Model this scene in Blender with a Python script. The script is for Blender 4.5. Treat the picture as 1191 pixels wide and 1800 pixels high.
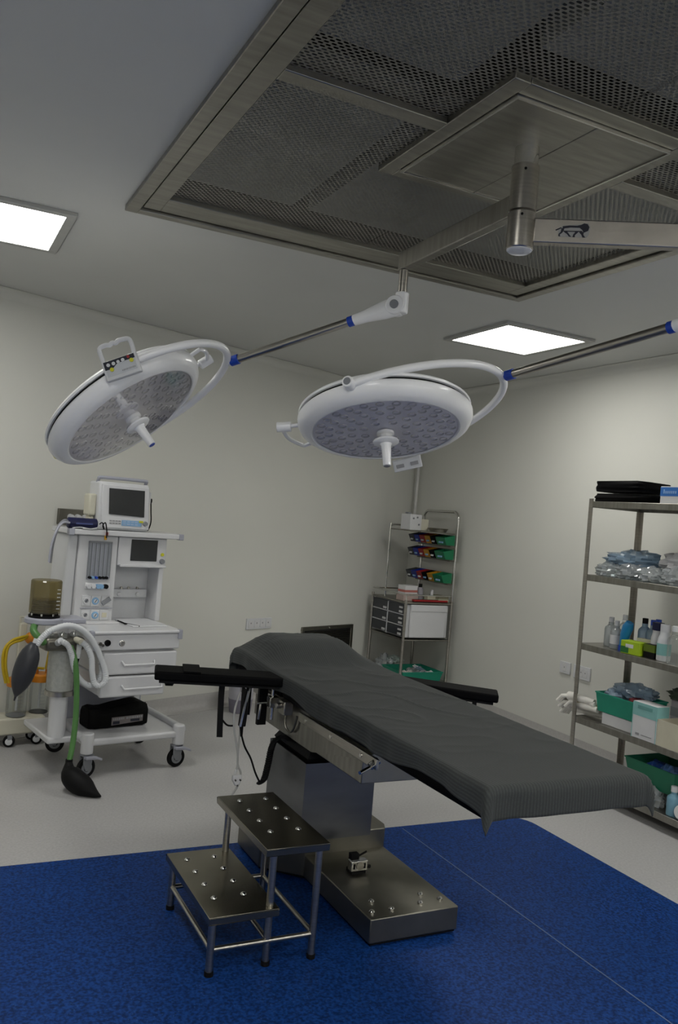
import bpy, bmesh, math, random
from mathutils import Vector, Matrix, noise
random.seed(7)
for o in list(bpy.data.objects): bpy.data.objects.remove(o)
SC = bpy.context.scene
COL = SC.collection
V = Vector
# ------------------------------------------------------------------ camera, world, exposure
cd = bpy.data.cameras.new('camera'); cam = bpy.data.objects.new('camera', cd); COL.objects.link(cam)
cd.sensor_fit = 'VERTICAL'; cd.sensor_height = 36.0; cd.lens = 1480/1800*36; cd.clip_start = .05; cd.clip_end = 60
_r = V((0.89275117, -0.44302382, 0.08200764)); _u = V((-0.07472495, 0.03390404, 0.99662766)); _w = V((0.44431018, 0.89586852, 0.00283706))
mw = Matrix((( _r.x, _u.x, -_w.x, 0.0), (_r.y, _u.y, -_w.y, 0.0), (_r.z, _u.z, -_w.z, 1.5), (0, 0, 0, 1)))
cam.matrix_world = mw
SC.camera = cam
wd = bpy.data.worlds.new('world'); SC.world = wd; wd.use_nodes = True
wd.node_tree.nodes['Background'].inputs[0].default_value = (.5, .52, .55, 1)
wd.node_tree.nodes['Background'].inputs[1].default_value = .02
SC.view_settings.view_transform = 'Standard'; SC.view_settings.look = 'None'
SC.view_settings.gamma = 1.0; SC.view_settings.use_curve_mapping = False
SC.view_settings.exposure = 0.0
LAMP = 17.          # strength of the ceiling light panels
# panel centres: two in view, the rest unseen; rows behind the camera added for ambient light
LIGHTS = [(3.18, 4.165), (.17, 3.985), (3.12, 1.6), (.0, 1.3), (3.12, -.7), (.0, -.7), (1.6, -.7), (3.12, -2.0), (.0, -2.0), (1.6, -2.0)]
CEIL = 2.66; RX = 4.14
def wy(x): return 5.328 + .388*(x-.32)      # the back wall runs at an angle

# ------------------------------------------------------------------ materials
MATS = {}
def mat(name, col, rough=.5, metal=0., var=.06, scale=12., bump=0., bscale=None, stretch=None, trans=0., ior=1.45, emit=0., coat=0., spec=.5):
    if name in MATS: return MATS[name]
    m = bpy.data.materials.new(name); m.use_nodes = True; MATS[name] = m
    nt = m.node_tree; b = nt.nodes['Principled BSDF']; N = nt.nodes; L = nt.links
    tc = N.new('ShaderNodeTexCoord'); mp = N.new('ShaderNodeMapping'); L.new(tc.outputs['Object'], mp.inputs[0])
    if stretch: mp.inputs['Scale'].default_value = stretch
    nz = N.new('ShaderNodeTexNoise'); nz.inputs['Scale'].default_value = scale; nz.inputs['Detail'].default_value = 4
    L.new(mp.outputs[0], nz.inputs[0])
    rp = N.new('ShaderNodeValToRGB')
    rp.color_ramp.elements[0].position = .3; rp.color_ramp.elements[1].position = .7
    rp.color_ramp.elements[0].color = [c*(1-var) for c in col]+[1]; rp.color_ramp.elements[1].color = [min(1, c*(1+var)) for c in col]+[1]
    L.new(nz.outputs['Fac'], rp.inputs[0]); L.new(rp.outputs[0], b.inputs['Base Color'])
    b.inputs['Roughness'].default_value = rough; b.inputs['Metallic'].default_value = metal
    b.inputs['Transmission Weight'].default_value = trans; b.inputs['IOR'].default_value = ior
    b.inputs['Coat Weight'].default_value = coat; b.inputs['Specular IOR Level'].default_value = spec
    if emit:
        b.inputs['Emission Color'].default_value = [*col, 1]; b.inputs['Emission Strength'].default_value = emit
    if bump:
        n2 = N.new('ShaderNodeTexNoise'); n2.inputs['Scale'].default_value = bscale or scale*4; n2.inputs['Detail'].default_value = 3
        L.new(mp.outputs[0], n2.inputs[0]); bp = N.new('ShaderNodeBump'); bp.inputs['Strength'].default_value = bump; bp.inputs['Distance'].default_value = .01
        L.new(n2.outputs['Fac'], bp.inputs['Height']); L.new(bp.outputs[0], b.inputs['Normal'])
    return m
wall_m = mat('wall_paint', (.66, .66, .615), .42, var=.015, scale=2, spec=.5)
ceil_m = mat('ceiling_paint', (.58, .585, .565), .5, var=.02, scale=2)
floor_m = mat('grey_vinyl', (.415, .41, .41), .38, var=.10, scale=90)
cove_m = mat('cove_vinyl', (.47, .46, .45), .4, var=.05, scale=60)
steel = mat('brushed_steel', (.42, .40, .36), .28, 1., var=.10, scale=9, stretch=(1, 1, 14), bump=.03, bscale=60)
steel_h = mat('brushed_steel_sheet', (.30, .29, .26), .36, 1., var=.16, scale=5, stretch=(1, 8, 1), bump=.03, bscale=50)
steel_d = mat('dull_steel', (.20, .192, .165), .40, 1., var=.12, scale=8)
chrome = mat('chrome', (.62, .61, .58), .16, 1., var=.05, scale=20)
perf_m = mat('perforated_steel', (.27, .265, .25), .42, 1., var=.14, scale=4)
lamp_w = mat('lamp_white', (.88, .885, .90), .28, var=.01, scale=8, coat=.2)
white = mat('white_enamel', (.63, .635, .655), .3, var=.02, scale=8, coat=.2)
white_p = mat('white_plastic', (.62, .63, .65), .4, var=.03, scale=10)
lilac = mat('lilac_grey_plastic', (.36, .37, .43), .45, var=.04, scale=10)
grey_p = mat('grey_plastic', (.22, .23, .25), .5, var=.05, scale=12)
cream = mat('cream_plastic', (.58, .56, .46), .45, var=.04, scale=10)
black = mat('black_rubber', (.0045, .0045, .005), .6, var=.2, scale=15, bump=.05, spec=.2)
blackv = mat('black_vinyl', (.003, .003, .0035), .6, var=.2, scale=15, bump=.08, bscale=120, spec=.06)
dark = mat('dark_void', (.02, .02, .02), .8, var=.1, scale=6)
blue_p = mat('blue_plastic', (.012, .06, .42), .35, var=.05, scale=15)
screen_m = mat('dark_screen', (.018, .020, .022), .12, var=.1, scale=3)
orange = mat('orange_plastic', (.62, .22, .012), .4, var=.06, scale=10)
yellow = mat('yellow_tube', (.55, .38, .015), .35, var=.06, scale=10)
green_h = mat('green_hose', (.075, .20, .055), .4, var=.08, scale=10)
teal = mat('green_basket', (.012, .26, .17), .45, var=.08, scale=10)
teal_d = mat('dark_green_tray', (.008, .14, .075), .45, var=.08, scale=10)
red_p = mat('red_plastic', (.33, .015, .018), .4, var=.06)
gold_p = mat('amber_plastic', (.50, .25, .012), .4, var=.06)
glove_m = mat('latex_white', (.74, .72, .67), .5, var=.05, scale=14, bump=.1)
paper = mat('white_card', (.62, .62, .63), .6, var=.03, scale=9)
tealcard = mat('pale_teal_card', (.22, .46, .44), .6, var=.05)
creamc = mat('cream_card', (.56, .53, .41), .6, var=.05)
brownc = mat('brown_card', (.12, .05, .02), .7, var=.1)
bluec = mat('blue_print', (.03, .16, .50), .5, var=.05)
lime = mat('lime_box', (.34, .50, .015), .5, var=.08)
dkgreen = mat('dark_green_print', (.02, .13, .03), .5, var=.08)
ink = mat('ink', (.012, .014, .025), .6, var=.1)
greyink = mat('grey_ink', (.28, .28, .29), .6, var=.1)
yel_s = mat('yellow_sticker', (.58, .56, .02), .5, var=.05)
lens_m = mat('lamp_lens', (.92, .90, .94), .3, var=.04, scale=5)
cell_m = mat('reflector_cell', (.60, .59, .62), .2, metal=.2, var=.06)
filt_m = mat('filter_media', (.34, .35, .34), .8, var=.05, scale=30)
tanleather = mat('grey_bag_rubber', (.026, .028, .035), .45, var=.1, scale=6)
skyblue = mat('blue_label', (.22, .40, .62), .5, var=.06)
bottle_b = mat('blue_bottle', (.012, .19, .42), .3, var=.05, coat=.2)
navy = mat('navy_cloth', (.006, .008, .05), .5, var=.1, scale=20)
def pane_mat(name, tint, refl=.06, body=0.):
    # thin clear sheet: light passes straight, surface reflects, optional milky body
    m = bpy.data.materials.new(name); m.use_nodes = True; nt = m.node_tree; N = nt.nodes; L = nt.links
    for n in list(N):
        if n.type != 'OUTPUT_MATERIAL': N.remove(n)
    out = [n for n in N if n.type == 'OUTPUT_MATERIAL'][0]
    tr = N.new('ShaderNodeBsdfTransparent'); tr.inputs[0].default_value = (*tint, 1)
    nz = N.new('ShaderNodeTexNoise'); nz.inputs['Scale'].default_value = 25
    tc = N.new('ShaderNodeTexCoord'); L.new(tc.outputs['Object'], nz.inputs[0])
    df = N.new('ShaderNodeBsdfDiffuse'); rp = N.new('ShaderNodeValToRGB'); L.new(nz.outputs['Fac'], rp.inputs[0]); L.new(rp.outputs[0], df.inputs[0])
    rp.color_ramp.elements[0].color = (*[c*.85 for c in tint], 1); rp.color_ramp.elements[1].color = (*tint, 1)
    gl = N.new('ShaderNodeBsdfGlossy'); gl.inputs['Roughness'].default_value = .08
    m1 = N.new('ShaderNodeMixShader'); m1.inputs[0].default_value = body; L.new(tr.outputs[0], m1.inputs[1]); L.new(df.outputs[0], m1.inputs[2])
    lw = N.new('ShaderNodeLayerWeight'); lw.inputs[0].default_value = .25
    ad = N.new('ShaderNodeMath'); ad.operation = 'MULTIPLY_ADD'; ad.inputs[1].default_value = .5; ad.inputs[2].default_value = refl; L.new(lw.outputs['Fresnel'], ad.inputs[0])
    m2 = N.new('ShaderNodeMixShader'); L.new(ad.outputs[0], m2.inputs[0]); L.new(m1.outputs[0], m2.inputs[1]); L.new(gl.outputs[0], m2.inputs[2]); L.new(m2.outputs[0], out.inputs[0])
    MATS[name] = m; return m
glass = pane_mat('clear_plastic_pane', (.90, .92, .91), .03, .07)
smoky = pane_mat('smoky_canister_pane', (.52, .46, .27), .04, .12)
film = pane_mat('clear_film_pane', (.74, .78, .80), .10, .38)
film_b = pane_mat('blue_film_pane', (.42, .56, .70), .10, .5)
lens_glass = pane_mat('lens_pane', (.97, .97, .98), .03, .0)
def light_mat():
    m = bpy.data.materials.new('light_diffuser'); m.use_nodes = True; b = m.node_tree.nodes['Principled BSDF']
    b.inputs['Base Color'].default_value = (.9, .9, .88, 1); b.inputs['Emission Color'].default_value = (1, .985, .93, 1); b.inputs['Emission Strength'].default_value = LAMP
    return m
light_m = light_mat()
def rug_mat():
    m = bpy.data.materials.new('blue_vinyl'); m.use_nodes = True; nt = m.node_tree; N = nt.nodes; L = nt.links; b = N['Principled BSDF']
    tc = N.new('ShaderNodeTexCoord')
    n1 = N.new('ShaderNodeTexNoise'); n1.inputs['Scale'].default_value = 95; n1.inputs['Detail'].default_value = 4
    n2 = N.new('ShaderNodeTexVoronoi'); n2.inputs['Scale'].default_value = 60
    n3 = N.new('ShaderNodeTexNoise'); n3.inputs['Scale'].default_value = 3
    for n in (n1, n2, n3): L.new(tc.outputs['Object'], n.inputs[0])
    r = N.new('ShaderNodeValToRGB'); r.color_ramp.elements[0].position = .36; r.color_ramp.elements[1].position = .64
    r.color_ramp.elements[0].color = (.0022, .017, .085, 1); r.color_ramp.elements[1].color = (.0085, .054, .235, 1)
    L.new(n1.outputs['Fac'], r.inputs[0])
    r2 = N.new('ShaderNodeValToRGB'); r2.color_ramp.elements[0].position = .10; r2.color_ramp.elements[0].color = (1, 1, 1, 1); r2.color_ramp.elements[1].position = .16; r2.color_ramp.elements[1].color = (0, 0, 0, 1)
    L.new(n2.outputs['Distance'], r2.inputs[0])
    ml = N.new('ShaderNodeMath'); ml.operation = 'MULTIPLY'; ml.inputs[1].default_value = .35; L.new(r2.outputs[0], ml.inputs[0])
    mx = N.new('ShaderNodeMix'); mx.data_type = 'RGBA'; L.new(ml.outputs[0], mx.inputs[0]); L.new(r.outputs[0], mx.inputs[6]); mx.inputs[7].default_value = (.07, .16, .36, 1)
    L.new(mx.outputs[2], b.inputs['Base Color']); b.inputs['Roughness'].default_value = .5; b.inputs['Specular IOR Level'].default_value = .12
    bp = N.new('ShaderNodeBump'); bp.inputs['Strength'].default_value = .12; bp.inputs['Distance'].default_value = .004; L.new(n1.outputs['Fac'], bp.inputs['Height']); L.new(bp.outputs[0], b.inputs['Normal'])
    return m
rug_m = rug_mat()
def sheet_mat():
    m = bpy.data.materials.new('grey_cotton'); m.use_nodes = True; nt = m.node_tree; N = nt.nodes; L = nt.links; b = N['Principled BSDF']
    uv = N.new('ShaderNodeUVMap'); uv.uv_map = 'cloth'
    w = N.new('ShaderNodeTexWave'); w.bands_direction = 'X'; w.inputs['Scale'].default_value = 30; w.inputs['Distortion'].default_value = .6; w.inputs['Detail'].default_value = 2
    n = N.new('ShaderNodeTexNoise'); n.inputs['Scale'].default_value = 160; n.inputs['Detail'].default_value = 2
    L.new(uv.outputs[0], w.inputs[0]); L.new(uv.outputs[0], n.inputs[0])
    r = N.new('ShaderNodeValToRGB'); r.color_ramp.elements[0].color = (.036, .040, .040, 1); r.color_ramp.elements[1].color = (.066, .071, .070, 1)
    mx = N.new('ShaderNodeMath'); mx.operation = 'MULTIPLY'; L.new(w.outputs['Fac'], mx.inputs[0]); L.new(n.outputs['Fac'], mx.inputs[1])
    L.new(mx.outputs[0], r.inputs[0]); L.new(r.outputs[0], b.inputs['Base Color'])
    b.inputs['Roughness'].default_value = .9; b.inputs['Specular IOR Level'].default_value = .2; b.inputs['Sheen Weight'].default_value = .05
    bp = N.new('ShaderNodeBump'); bp.inputs['Strength'].default_value = .11; bp.inputs['Distance'].default_value = .003; L.new(w.outputs['Fac'], bp.inputs['Height']); L.new(bp.outputs[0], b.inputs['Normal'])
    return m
sheet_m = sheet_mat()

# ------------------------------------------------------------------ mesh helpers
class MB:
    def __init__(s): s.v = []; s.f = []
    def add(s, vs, fs):
        k = len(s.v); s.v += [V(p) for p in vs]; s.f += [[i+k for i in f] for f in fs]; return s
    def box(s, x0, x1, y0, y1, z0, z1):
        vs = [(x0,y0,z0),(x1,y0,z0),(x1,y1,z0),(x0,y1,z0),(x0,y0,z1),(x1,y0,z1),(x1,y1,z1),(x0,y1,z1)]
        return s.add(vs, [(0,3,2,1),(4,5,6,7),(0,1,5,4),(1,2,6,5),(2,3,7,6),(3,0,4,7)])
    def obox(s, c, ax, ay, az, hx, hy, hz):
        c = V(c); ax = V(ax).normalized()*hx; ay = V(ay).normalized()*hy; az = V(az).normalized()*hz
        vs = [c+ax*i+ay*j+az*k for k in (-1, 1) for (i, j) in ((-1,-1),(1,-1),(1,1),(-1,1))]
        return s.add(vs, [(0,3,2,1),(4,5,6,7),(0,1,5,4),(1,2,6,5),(2,3,7,6),(3,0,4,7)])
    def frust(s, x0, x1, y0, y1, z0, X0, X1, Y0, Y1, z1):
        vs = [(x0,y0,z0),(x1,y0,z0),(x1,y1,z0),(x0,y1,z0),(X0,Y0,z1),(X1,Y0,z1),(X1,Y1,z1),(X0,Y1,z1)]
        return s.add(vs, [(0,3,2,1),(4,5,6,7),(0,1,5,4),(1,2,6,5),(2,3,7,6),(3,0,4,7)])
    def cyl(s, p0, p1, r0, r1=None, n=20, caps=True):
        p0 = V(p0); p1 = V(p1); r1 = r0 if r1 is None else r1
        d = (p1-p0).normalized(); a = d.orthogonal().normalized(); b = d.cross(a)
        vs = [p0+(a*math.cos(t)+b*math.sin(t))*r0 for t in [2*math.pi*i/n for i in range(n)]]
        vs += [p1+(a*math.cos(t)+b*math.sin(t))*r1 for t in [2*math.pi*i/n for i in range(n)]]
        fs = [(i, (i+1) % n, n+(i+1) % n, n+i) for i in range(n)]
        if caps: fs += [tuple(range(n-1, -1, -1)), tuple(range(n, 2*n))]
        return s.add(vs, fs)
    def tube(s, pts, r, n=10, smooth=0, corr=0., caps=True):
        pts = [V(p) for p in pts]
        if smooth: pts = spline(pts, smooth)
        m = len(pts); vs = []; fs = []; prev = None
        for i, p in enumerate(pts):
            t = (pts[min(i+1, m-1)]-pts[max(i-1, 0)]).normalized()
            a = (prev - t*prev.dot(t)) if prev else t.orthogonal()
            a.normalize(); prev = a; b = t.cross(a)
            rr = (r[i] if isinstance(r, (list, tuple)) else r)*(1+corr*(1 if i % 2 else -1))
            vs += [p+(a*math.cos(q)+b*math.sin(q))*rr for q in [2*math.pi*k/n for k in range(n)]]
        for i in range(m-1):
            fs += [(i*n+k, i*n+(k+1) % n, (i+1)*n+(k+1) % n, (i+1)*n+k) for k in range(n)]
        if caps: fs += [tuple(range(n-1, -1, -1)), tuple(range((m-1)*n, m*n))]
        return s.add(vs, fs)
    def lathe(s, prof, c=(0,0,0), az=(0,0,1), ax=None, n=32, cap=True):
        az = V(az).normalized(); a = (V(ax)-az*V(ax).dot(az)).normalized() if ax else az.orthogonal().normalized(); b = az.cross(a); c = V(c); vs = []; fs = []
        for (r, z) in prof:
            vs += [c+az*z+(a*math.cos(q)+b*math.sin(q))*max(r, 1e-4) for q in [2*math.pi*k/n for k in range(n)]]
        for i in range(len(prof)-1):
            fs += [(i*n+k, i*n+(k+1) % n, (i+1)*n+(k+1) % n, (i+1)*n+k) for k in range(n)]
        if cap: fs += [tuple(range(n-1, -1, -1)), tuple(range((len(prof)-1)*n, len(prof)*n))]
        return s.add(vs, fs)
    def prism(s, poly, o, ax, ay, th):
        o = V(o); ax = V(ax); ay = V(ay); nz = ax.cross(ay).normalized()*th; n = len(poly)
        vs = [o+ax*x+ay*y for x, y in poly]; vs += [p+nz for p in vs]
        return s.add(vs, [tuple(range(n-1, -1, -1)), tuple(range(n, 2*n))]+[(i, (i+1) % n, n+(i+1) % n, n+i) for i in range(n)])
    def blob(s, c, r, seed=0, amp=.15, freq=2.5, n=18, m=12, flat=0.):
        c = V(c); vs = []; fs = []
        for i in range(m+1):
            th = math.pi*i/m
            for k in range(n):
                ph = 2*math.pi*k/n; d = V((math.sin(th)*math.cos(ph), math.sin(th)*math.sin(ph), math.cos(th)))
                q = 1+amp*noise.noise(d*freq+V((seed*3.1, seed*1.7, seed)))*2
                z = d.z*r[2]*q
                if flat: z = max(z, -flat*r[2])
                vs.append(c+V((d.x*r[0]*q, d.y*r[1]*q, z)))
        for i in range(m):
            fs += [(i*n+k, (i+1)*n+k, (i+1)*n+(k+1) % n, i*n+(k+1) % n) for k in range(n)]
        return s.add(vs, fs)
    def build(s, name, m, parent=None, bevel=0., smooth=35, off=None, seg=2, solid=0.):
        me = bpy.data.meshes.new(name)
        o3 = V(off) if off else V((0, 0, 0))
        me.from_pydata([tuple(p-o3) for p in s.v], [], s.f); me.validate(); 
        me.materials.append(m)
        bm = bmesh.new(); bm.from_mesh(me); bmesh.ops.remove_doubles(bm, verts=bm.verts, dist=1e-5); bmesh.ops.recalc_face_normals(bm, faces=bm.faces); bm.to_mesh(me); bm.free()
        if smooth:
            me.polygons.foreach_set('use_smooth', [True]*len(me.polygons)); me.set_sharp_from_angle(angle=math.radians(smooth))
        o = bpy.data.objects.new(name, me); COL.objects.link(o)
        if parent: o.parent = parent
        if solid:
            md = o.modifiers.new('solid', 'SOLIDIFY'); md.thickness = solid; md.offset = 0
        if bevel:
            md = o.modifiers.new('bevel', 'BEVEL'); md.width = bevel; md.segments = seg; md.limit_method = 'ANGLE'; md.angle_limit = math.radians(40)
        return o
def spline(p, k):
    out = []
    for i in range(len(p)-1):
        a = p[max(i-1, 0)]; b = p[i]; c = p[i+1]; d = p[min(i+2, len(p)-1)]
        for j in range(k):
            t = j/k; out.append(.5*((2*b)+(c-a)*t+(2*a-5*b+4*c-d)*t*t+(3*b-a-3*c+d)*t*t*t))
    out.append(p[-1]); return out
def tag(o, label, cat, group=None):
    o['label'] = label; o['category'] = cat
    if group: o['group'] = group
    return o
def thing(name, label, cat, loc, rz=0., group=None):
    o = bpy.data.objects.new(name, None); COL.objects.link(o); o.location = loc; o.rotation_euler = (0, 0, rz); o.empty_display_size = .05
    return tag(o, label, cat, group)
def struct(name, mb, m, **k):
    o = mb.build(name, m, **k); o['kind'] = 'structure'; return o
def inst(src, parent, loc, name=None, rot=None):
    o = bpy.data.objects.new(name or src.name.split('.')[0], src.data); COL.objects.link(o); o.parent = parent; o.location = loc
    if rot: o.rotation_euler = rot
    for md in src.modifiers:
        n = o.modifiers.new(md.name, md.type)
        if md.type == 'BEVEL': n.width = md.width; n.segments = md.segments; n.limit_method = 'ANGLE'; n.angle_limit = md.angle_limit
    return o
def text_mesh(txt, size, name, m, parent, loc, rot, ext=.0004):
    c = bpy.data.curves.new('t', 'FONT'); c.body = txt; c.size = size; c.extrude = ext; c.align_x = 'CENTER'; c.align_y = 'CENTER'
    t = bpy.data.objects.new('t', c); COL.objects.link(t); dg = bpy.context.evaluated_depsgraph_get(); dg.update()
    me = bpy.data.meshes.new_from_object(t.evaluated_get(dg)); bpy.data.objects.remove(t)
    me.materials.clear(); me.materials.append(m); o = bpy.data.objects.new(name, me); COL.objects.link(o); o.parent = parent; o.location = loc; o.rotation_euler = rot; return o

# ------------------------------------------------------------------ the room
LX = -1.45; FY = -2.6
crn = wy(RX); crl = wy(LX)
struct('floor', MB().prism([(LX, FY), (RX, FY), (RX, crn), (LX, crl)], (0, 0, -.1), (1,0,0), (0,1,0), .1), floor_m, smooth=0)
# blue vinyl field let into the floor, rounded far corner
bp = [(LX+.3, FY+.3), (2.93, FY+.3)]
for i in range(9):
    t = i/8*math.pi/2; bp.append((2.93-.14*(1-math.cos(t)), 3.36+.14*math.sin(t)))
bp += [(LX+.3, 3.545)]
rug = struct('floor_inlay', MB().prism(bp, (0, 0, .0005), (1,0,0), (0,1,0), .0025), rug_m, smooth=0)
seam_m = mat('weld_seam', (.10, .14, .25), .5, var=.1)
for x in (2.21,):
    MB().box(x-.0025, x+.0025, FY+.4, 3.48, .003, .0036).build('weld_seam', seam_m, rug, smooth=0)
wdir = V((1, .388, 0)).normalized(); wn = V((-wdir.y, wdir.x, 0))     # out of the room
def wpt(x, z=0., inn=0.): return V((x, wy(x), z))-wn*inn
mb = MB(); a = wpt(LX-.1); b = wpt(RX+.12)
mb.add([a, b, b+wn*.12, a+wn*.12, a+V((0,0,CEIL)), b+V((0,0,CEIL)), b+wn*.12+V((0,0,CEIL)), a+wn*.12+V((0,0,CEIL))], [(0,3,2,1),(4,5,6,7),(0,1,5,4),(1,2,6,5),(2,3,7,6),(3,0,4,7)])
struct('wall_back', mb, wall_m, smooth=0)
struct('wall_right', MB().box(RX, RX+.12, FY-.1, crn+.05, 0, CEIL), wall_m, smooth=0)
struct('wall_left', MB().box(LX-.12, LX, FY-.1, crl, 0, CEIL), wall_m, smooth=0)
struct('wall_front', MB().box(LX, RX, FY-.12, FY, 0, CEIL), wall_m, smooth=0)
# ceiling with the opening for the air plenum
PX0, PX1, PY0, PY1 = .64, 2.61, .80, 3.43
mb = MB()
for x0, x1, y0, y1 in ((LX-.1, PX0+.03, FY-.1, crn), (PX1-.03, RX+.1, FY-.1, crn+.1), (PX0+.03, PX1-.03, FY-.1, PY0+.03), (PX0+.03, PX1-.03, PY1-.03, crn)):
    mb.box(x0, x1, y0, y1, CEIL, CEIL+.08)
struct('ceiling', mb, ceil_m, smooth=0)
def cove(name, A, B, inward, z, r, sgn, m, lip=0.):
    A = V(A); B = V(B); inward = V(inward).normalized(); mb = MB(); n = 7; vs = []
    for P in (A, B):
        pr = [P+V((0,0,z))+inward*.0005, P+V((0,0,z))+inward*(r+lip), P+V((0,0,z+sgn*.003))+inward*(r+lip)]
        for i in range(n):
            t = i/(n-1)*math.pi/2; pr.append(P+inward*(r+.004-r*math.sin(t))+V((0,0,z+sgn*(.003+r-r*math.cos(t)))))
        if lip: pr += [P+inward*.004+V((0,0,z+sgn*(r+lip))), P+inward*.0005+V((0,0,z+sgn*(r+lip)))]
        else: pr.append(P+inward*.0005+V((0,0,z+sgn*r)))
        vs += pr
    k = len(vs)//2
    return struct(name, mb.add(vs, [tuple(range(k)), tuple(range(2*k-1, k-1, -1))]+[(i, (i+1) % k, k+(i+1) % k, k+i) for i in range(k)]), m)
cove('baseboard_back', wpt(LX), wpt(RX), -wn, .0005, .045, 1, cove_m, .055)
cove('baseboard_right', (RX, FY, 0), (RX, crn, 0), (-1,0,0), .0005, .045, 1, cove_m, .055)
cove('trim_1', wpt(LX), wpt(RX), -wn, CEIL-.0005, .055, -1, wall_m)
cove('trim_2', (RX, FY, 0), (RX, crn, 0), (-1,0,0), CEIL-.0005, .055, -1, wall_m)

# ------------------------------------------------------------------ ceiling light panels
LL = ['square ceiling light panel over the corner with the trolley, right of the air plenum', 'square ceiling light panel cut by the left edge of the picture',
      'square ceiling light panel above the steel rack, out of view', 'square ceiling light panel to the left of the camera, out of view',
      'square ceiling light panel behind the camera on the rack side, out of view', 'square ceiling light panel behind the camera on the left, out of view', 'square ceiling light panel behind the camera in the middle, out of view',
      'rearmost square ceiling light panel on the rack side, out of view', 'rearmost square ceiling light panel on the left, out of view', 'rearmost square ceiling light panel in the middle, out of view']
for (x, y), lb in zip(LIGHTS, LL):
    t = thing('ceiling_light', lb, 'ceiling light', (x, y, CEIL), 0, 'square ceiling light panels'); h = .325; g = .285
    mb = MB()
    mb.box(-h, h, -h, -g, -.016, 0).box(-h, h, g, h, -.016, 0).box(-h, -g, -g, g, -.016, 0).box(g, h, -g, g, -.016, 0)
    mb.build('frame', mat('light_frame', (.42, .42, .40), .5), t, bevel=.002)
    q = .287; c = .02; pl = []
    for cx, cy, a0 in ((q-c, q-c, 0), (-q+c, q-c, 90), (-q+c, -q+c, 180), (q-c, -q+c, 270)):
        for i in range(5): pl.append((cx+c*math.cos(math.radians(a0+i*22.5)), cy+c*math.sin(math.radians(a0+i*22.5))))
    MB().prism(pl, (0, 0, -.012), (1,0,0), (0,1,0), .006).build('diffuser', light_m, t, smooth=0)

# ------------------------------------------------------------------ laminar air plenum in the ceiling
t = thing('air_plenum', 'large rectangular steel air plenum with perforated sheets set in the ceiling', 'ceiling vent', (1.625, 2.115, CEIL))
PO = t.location.copy()
Z = CEIL
for x0, x1, y0, y1 in ((PX0, PX0+.05, PY0, PY1), (PX1-.05, PX1, PY0, PY1), (PX0+.05, PX1-.05, PY0, PY0+.05), (PX0+.05, PX1-.05, PY1-.05, PY1)):
    MB().box(x0, x1, y0, y1, Z-.022, Z-.001).build('outer_trim', steel_h, t, bevel=.003, off=PO)
IX0, IX1, IY0, IY1 = PX0+.058, PX1-.058, PY0+.058, PY1-.058
for x0, x1, y0, y1 in ((IX0, IX0+.068, IY0, IY1), (IX1-.068, IX1, IY0, IY1), (IX0+.068, IX1-.068, IY0, IY0+.10), (IX0+.068, IX1-.068, IY1-.15, IY1)):
    MB().box(x0, x1, y0, y1, Z-.012, Z+.02).build('inner_flange', steel_h, t, bevel=.003, off=PO)
SX0, SX1, SY0, SY1 = 1.275, 1.95, 1.765, 2.49      # surround of the middle plate
for x0, x1 in ((IX0+.068, SX0), (SX1, IX1-.068)):
    MB().box(x0, x1, 2.075, 2.135, Z-.012, Z+.02).build('cross_bar', steel_h, t, bevel=.003, off=PO)
p0x, p1x, p0y, p1y = 1.335, 1.89, 1.83, 2.425
for x0, x1, y0, y1 in ((SX0, p0x-.008, SY0, SY1), (p1x+.008, SX1, SY0, SY1), (p0x-.008, p1x+.008, SY0, p0y-.008), (p0x-.008, p1x+.008, p1y+.008, SY1)):
    MB().box(x0, x1, y0, y1, Z-.012, Z+.02).build('plate_surround', steel_h, t, bevel=.003, off=PO)
for x0, x1 in ((p0x, 1.6185), (1.6215, p1x)):
    MB().box(x0, x1, p0y, p1y, Z-.018, Z+.01).build('cover_plate', steel_h, t, bevel=.002, off=PO)
edge_m = mat('bright_edge', (.66, .65, .62), .25, 1., var=.05)
for x0, x1, y0, y1 in ((p0x-.006, p1x+.006, p0y-.006, p0y), (p0x-.006, p1x+.006, p1y, p1y+.006), (p0x-.006, p0x, p0y, p1y), (p1x, p1x+.006, p0y, p1y)):
    MB().box(x0, x1, y0, y1, Z-.022, Z).build('edge_strip', edge_m, t, off=PO, smooth=0)
def perforated(x0, x1, y0, y1):
    px, py = .0215, .0118; a, c, b = .0078, .0048, .0038; nx = int((x1-x0)/px)+1; ny = int(round((y1-y0)/py)); vs = []; fs = []
    for j in range(ny):
        yy = y0+(j+.5)*py
        for i in range(-1, nx):
            xx = x0+(i+.5+(.5 if j % 2 else 0))*px
            if xx > x1+px*.2 or xx < x0-px*.2: continue
            if SX0+.02 < xx < SX1-.02 and SY0+.02 < yy < SY1-.02: continue
            k = len(vs); hx = px/2; hy = py/2
            for u, v in ((-hx,-hy),(hx,-hy),(hx,hy),(-hx,hy),(a,0),(c,b),(-c,b),(-a,0),(-c,-b),(c,-b)): vs.append((xx+u-PO.x, yy+v-PO.y, .006))
            fs += [(k+3,k+2,k+5,k+6),(k,k+8,k+9,k+1),(k+2,k+4,k+5),(k+2,k+1,k+4),(k+1,k+9,k+4),(k+3,k+6,k+7),(k+3,k+7,k),(k,k+7,k+8)]
    me = bpy.data.meshes.new('perforated_panel'); me.from_pydata(vs, [], [tuple(reversed(f)) for f in fs]); me.materials.append(perf_m)
    o = bpy.data.objects.new('perforated_panel', me); COL.objects.link(o); o.parent = t
xm = 1.6215
perforated(IX0+.05, xm, 2.12, IY1-.13); perforated(xm, IX1-.05, 2.12, IY1-.13)
perforated(IX0+.05, xm, IY0+.08, 2.09); perforated(xm, IX1-.05, IY0+.08, 2.09)
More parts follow.
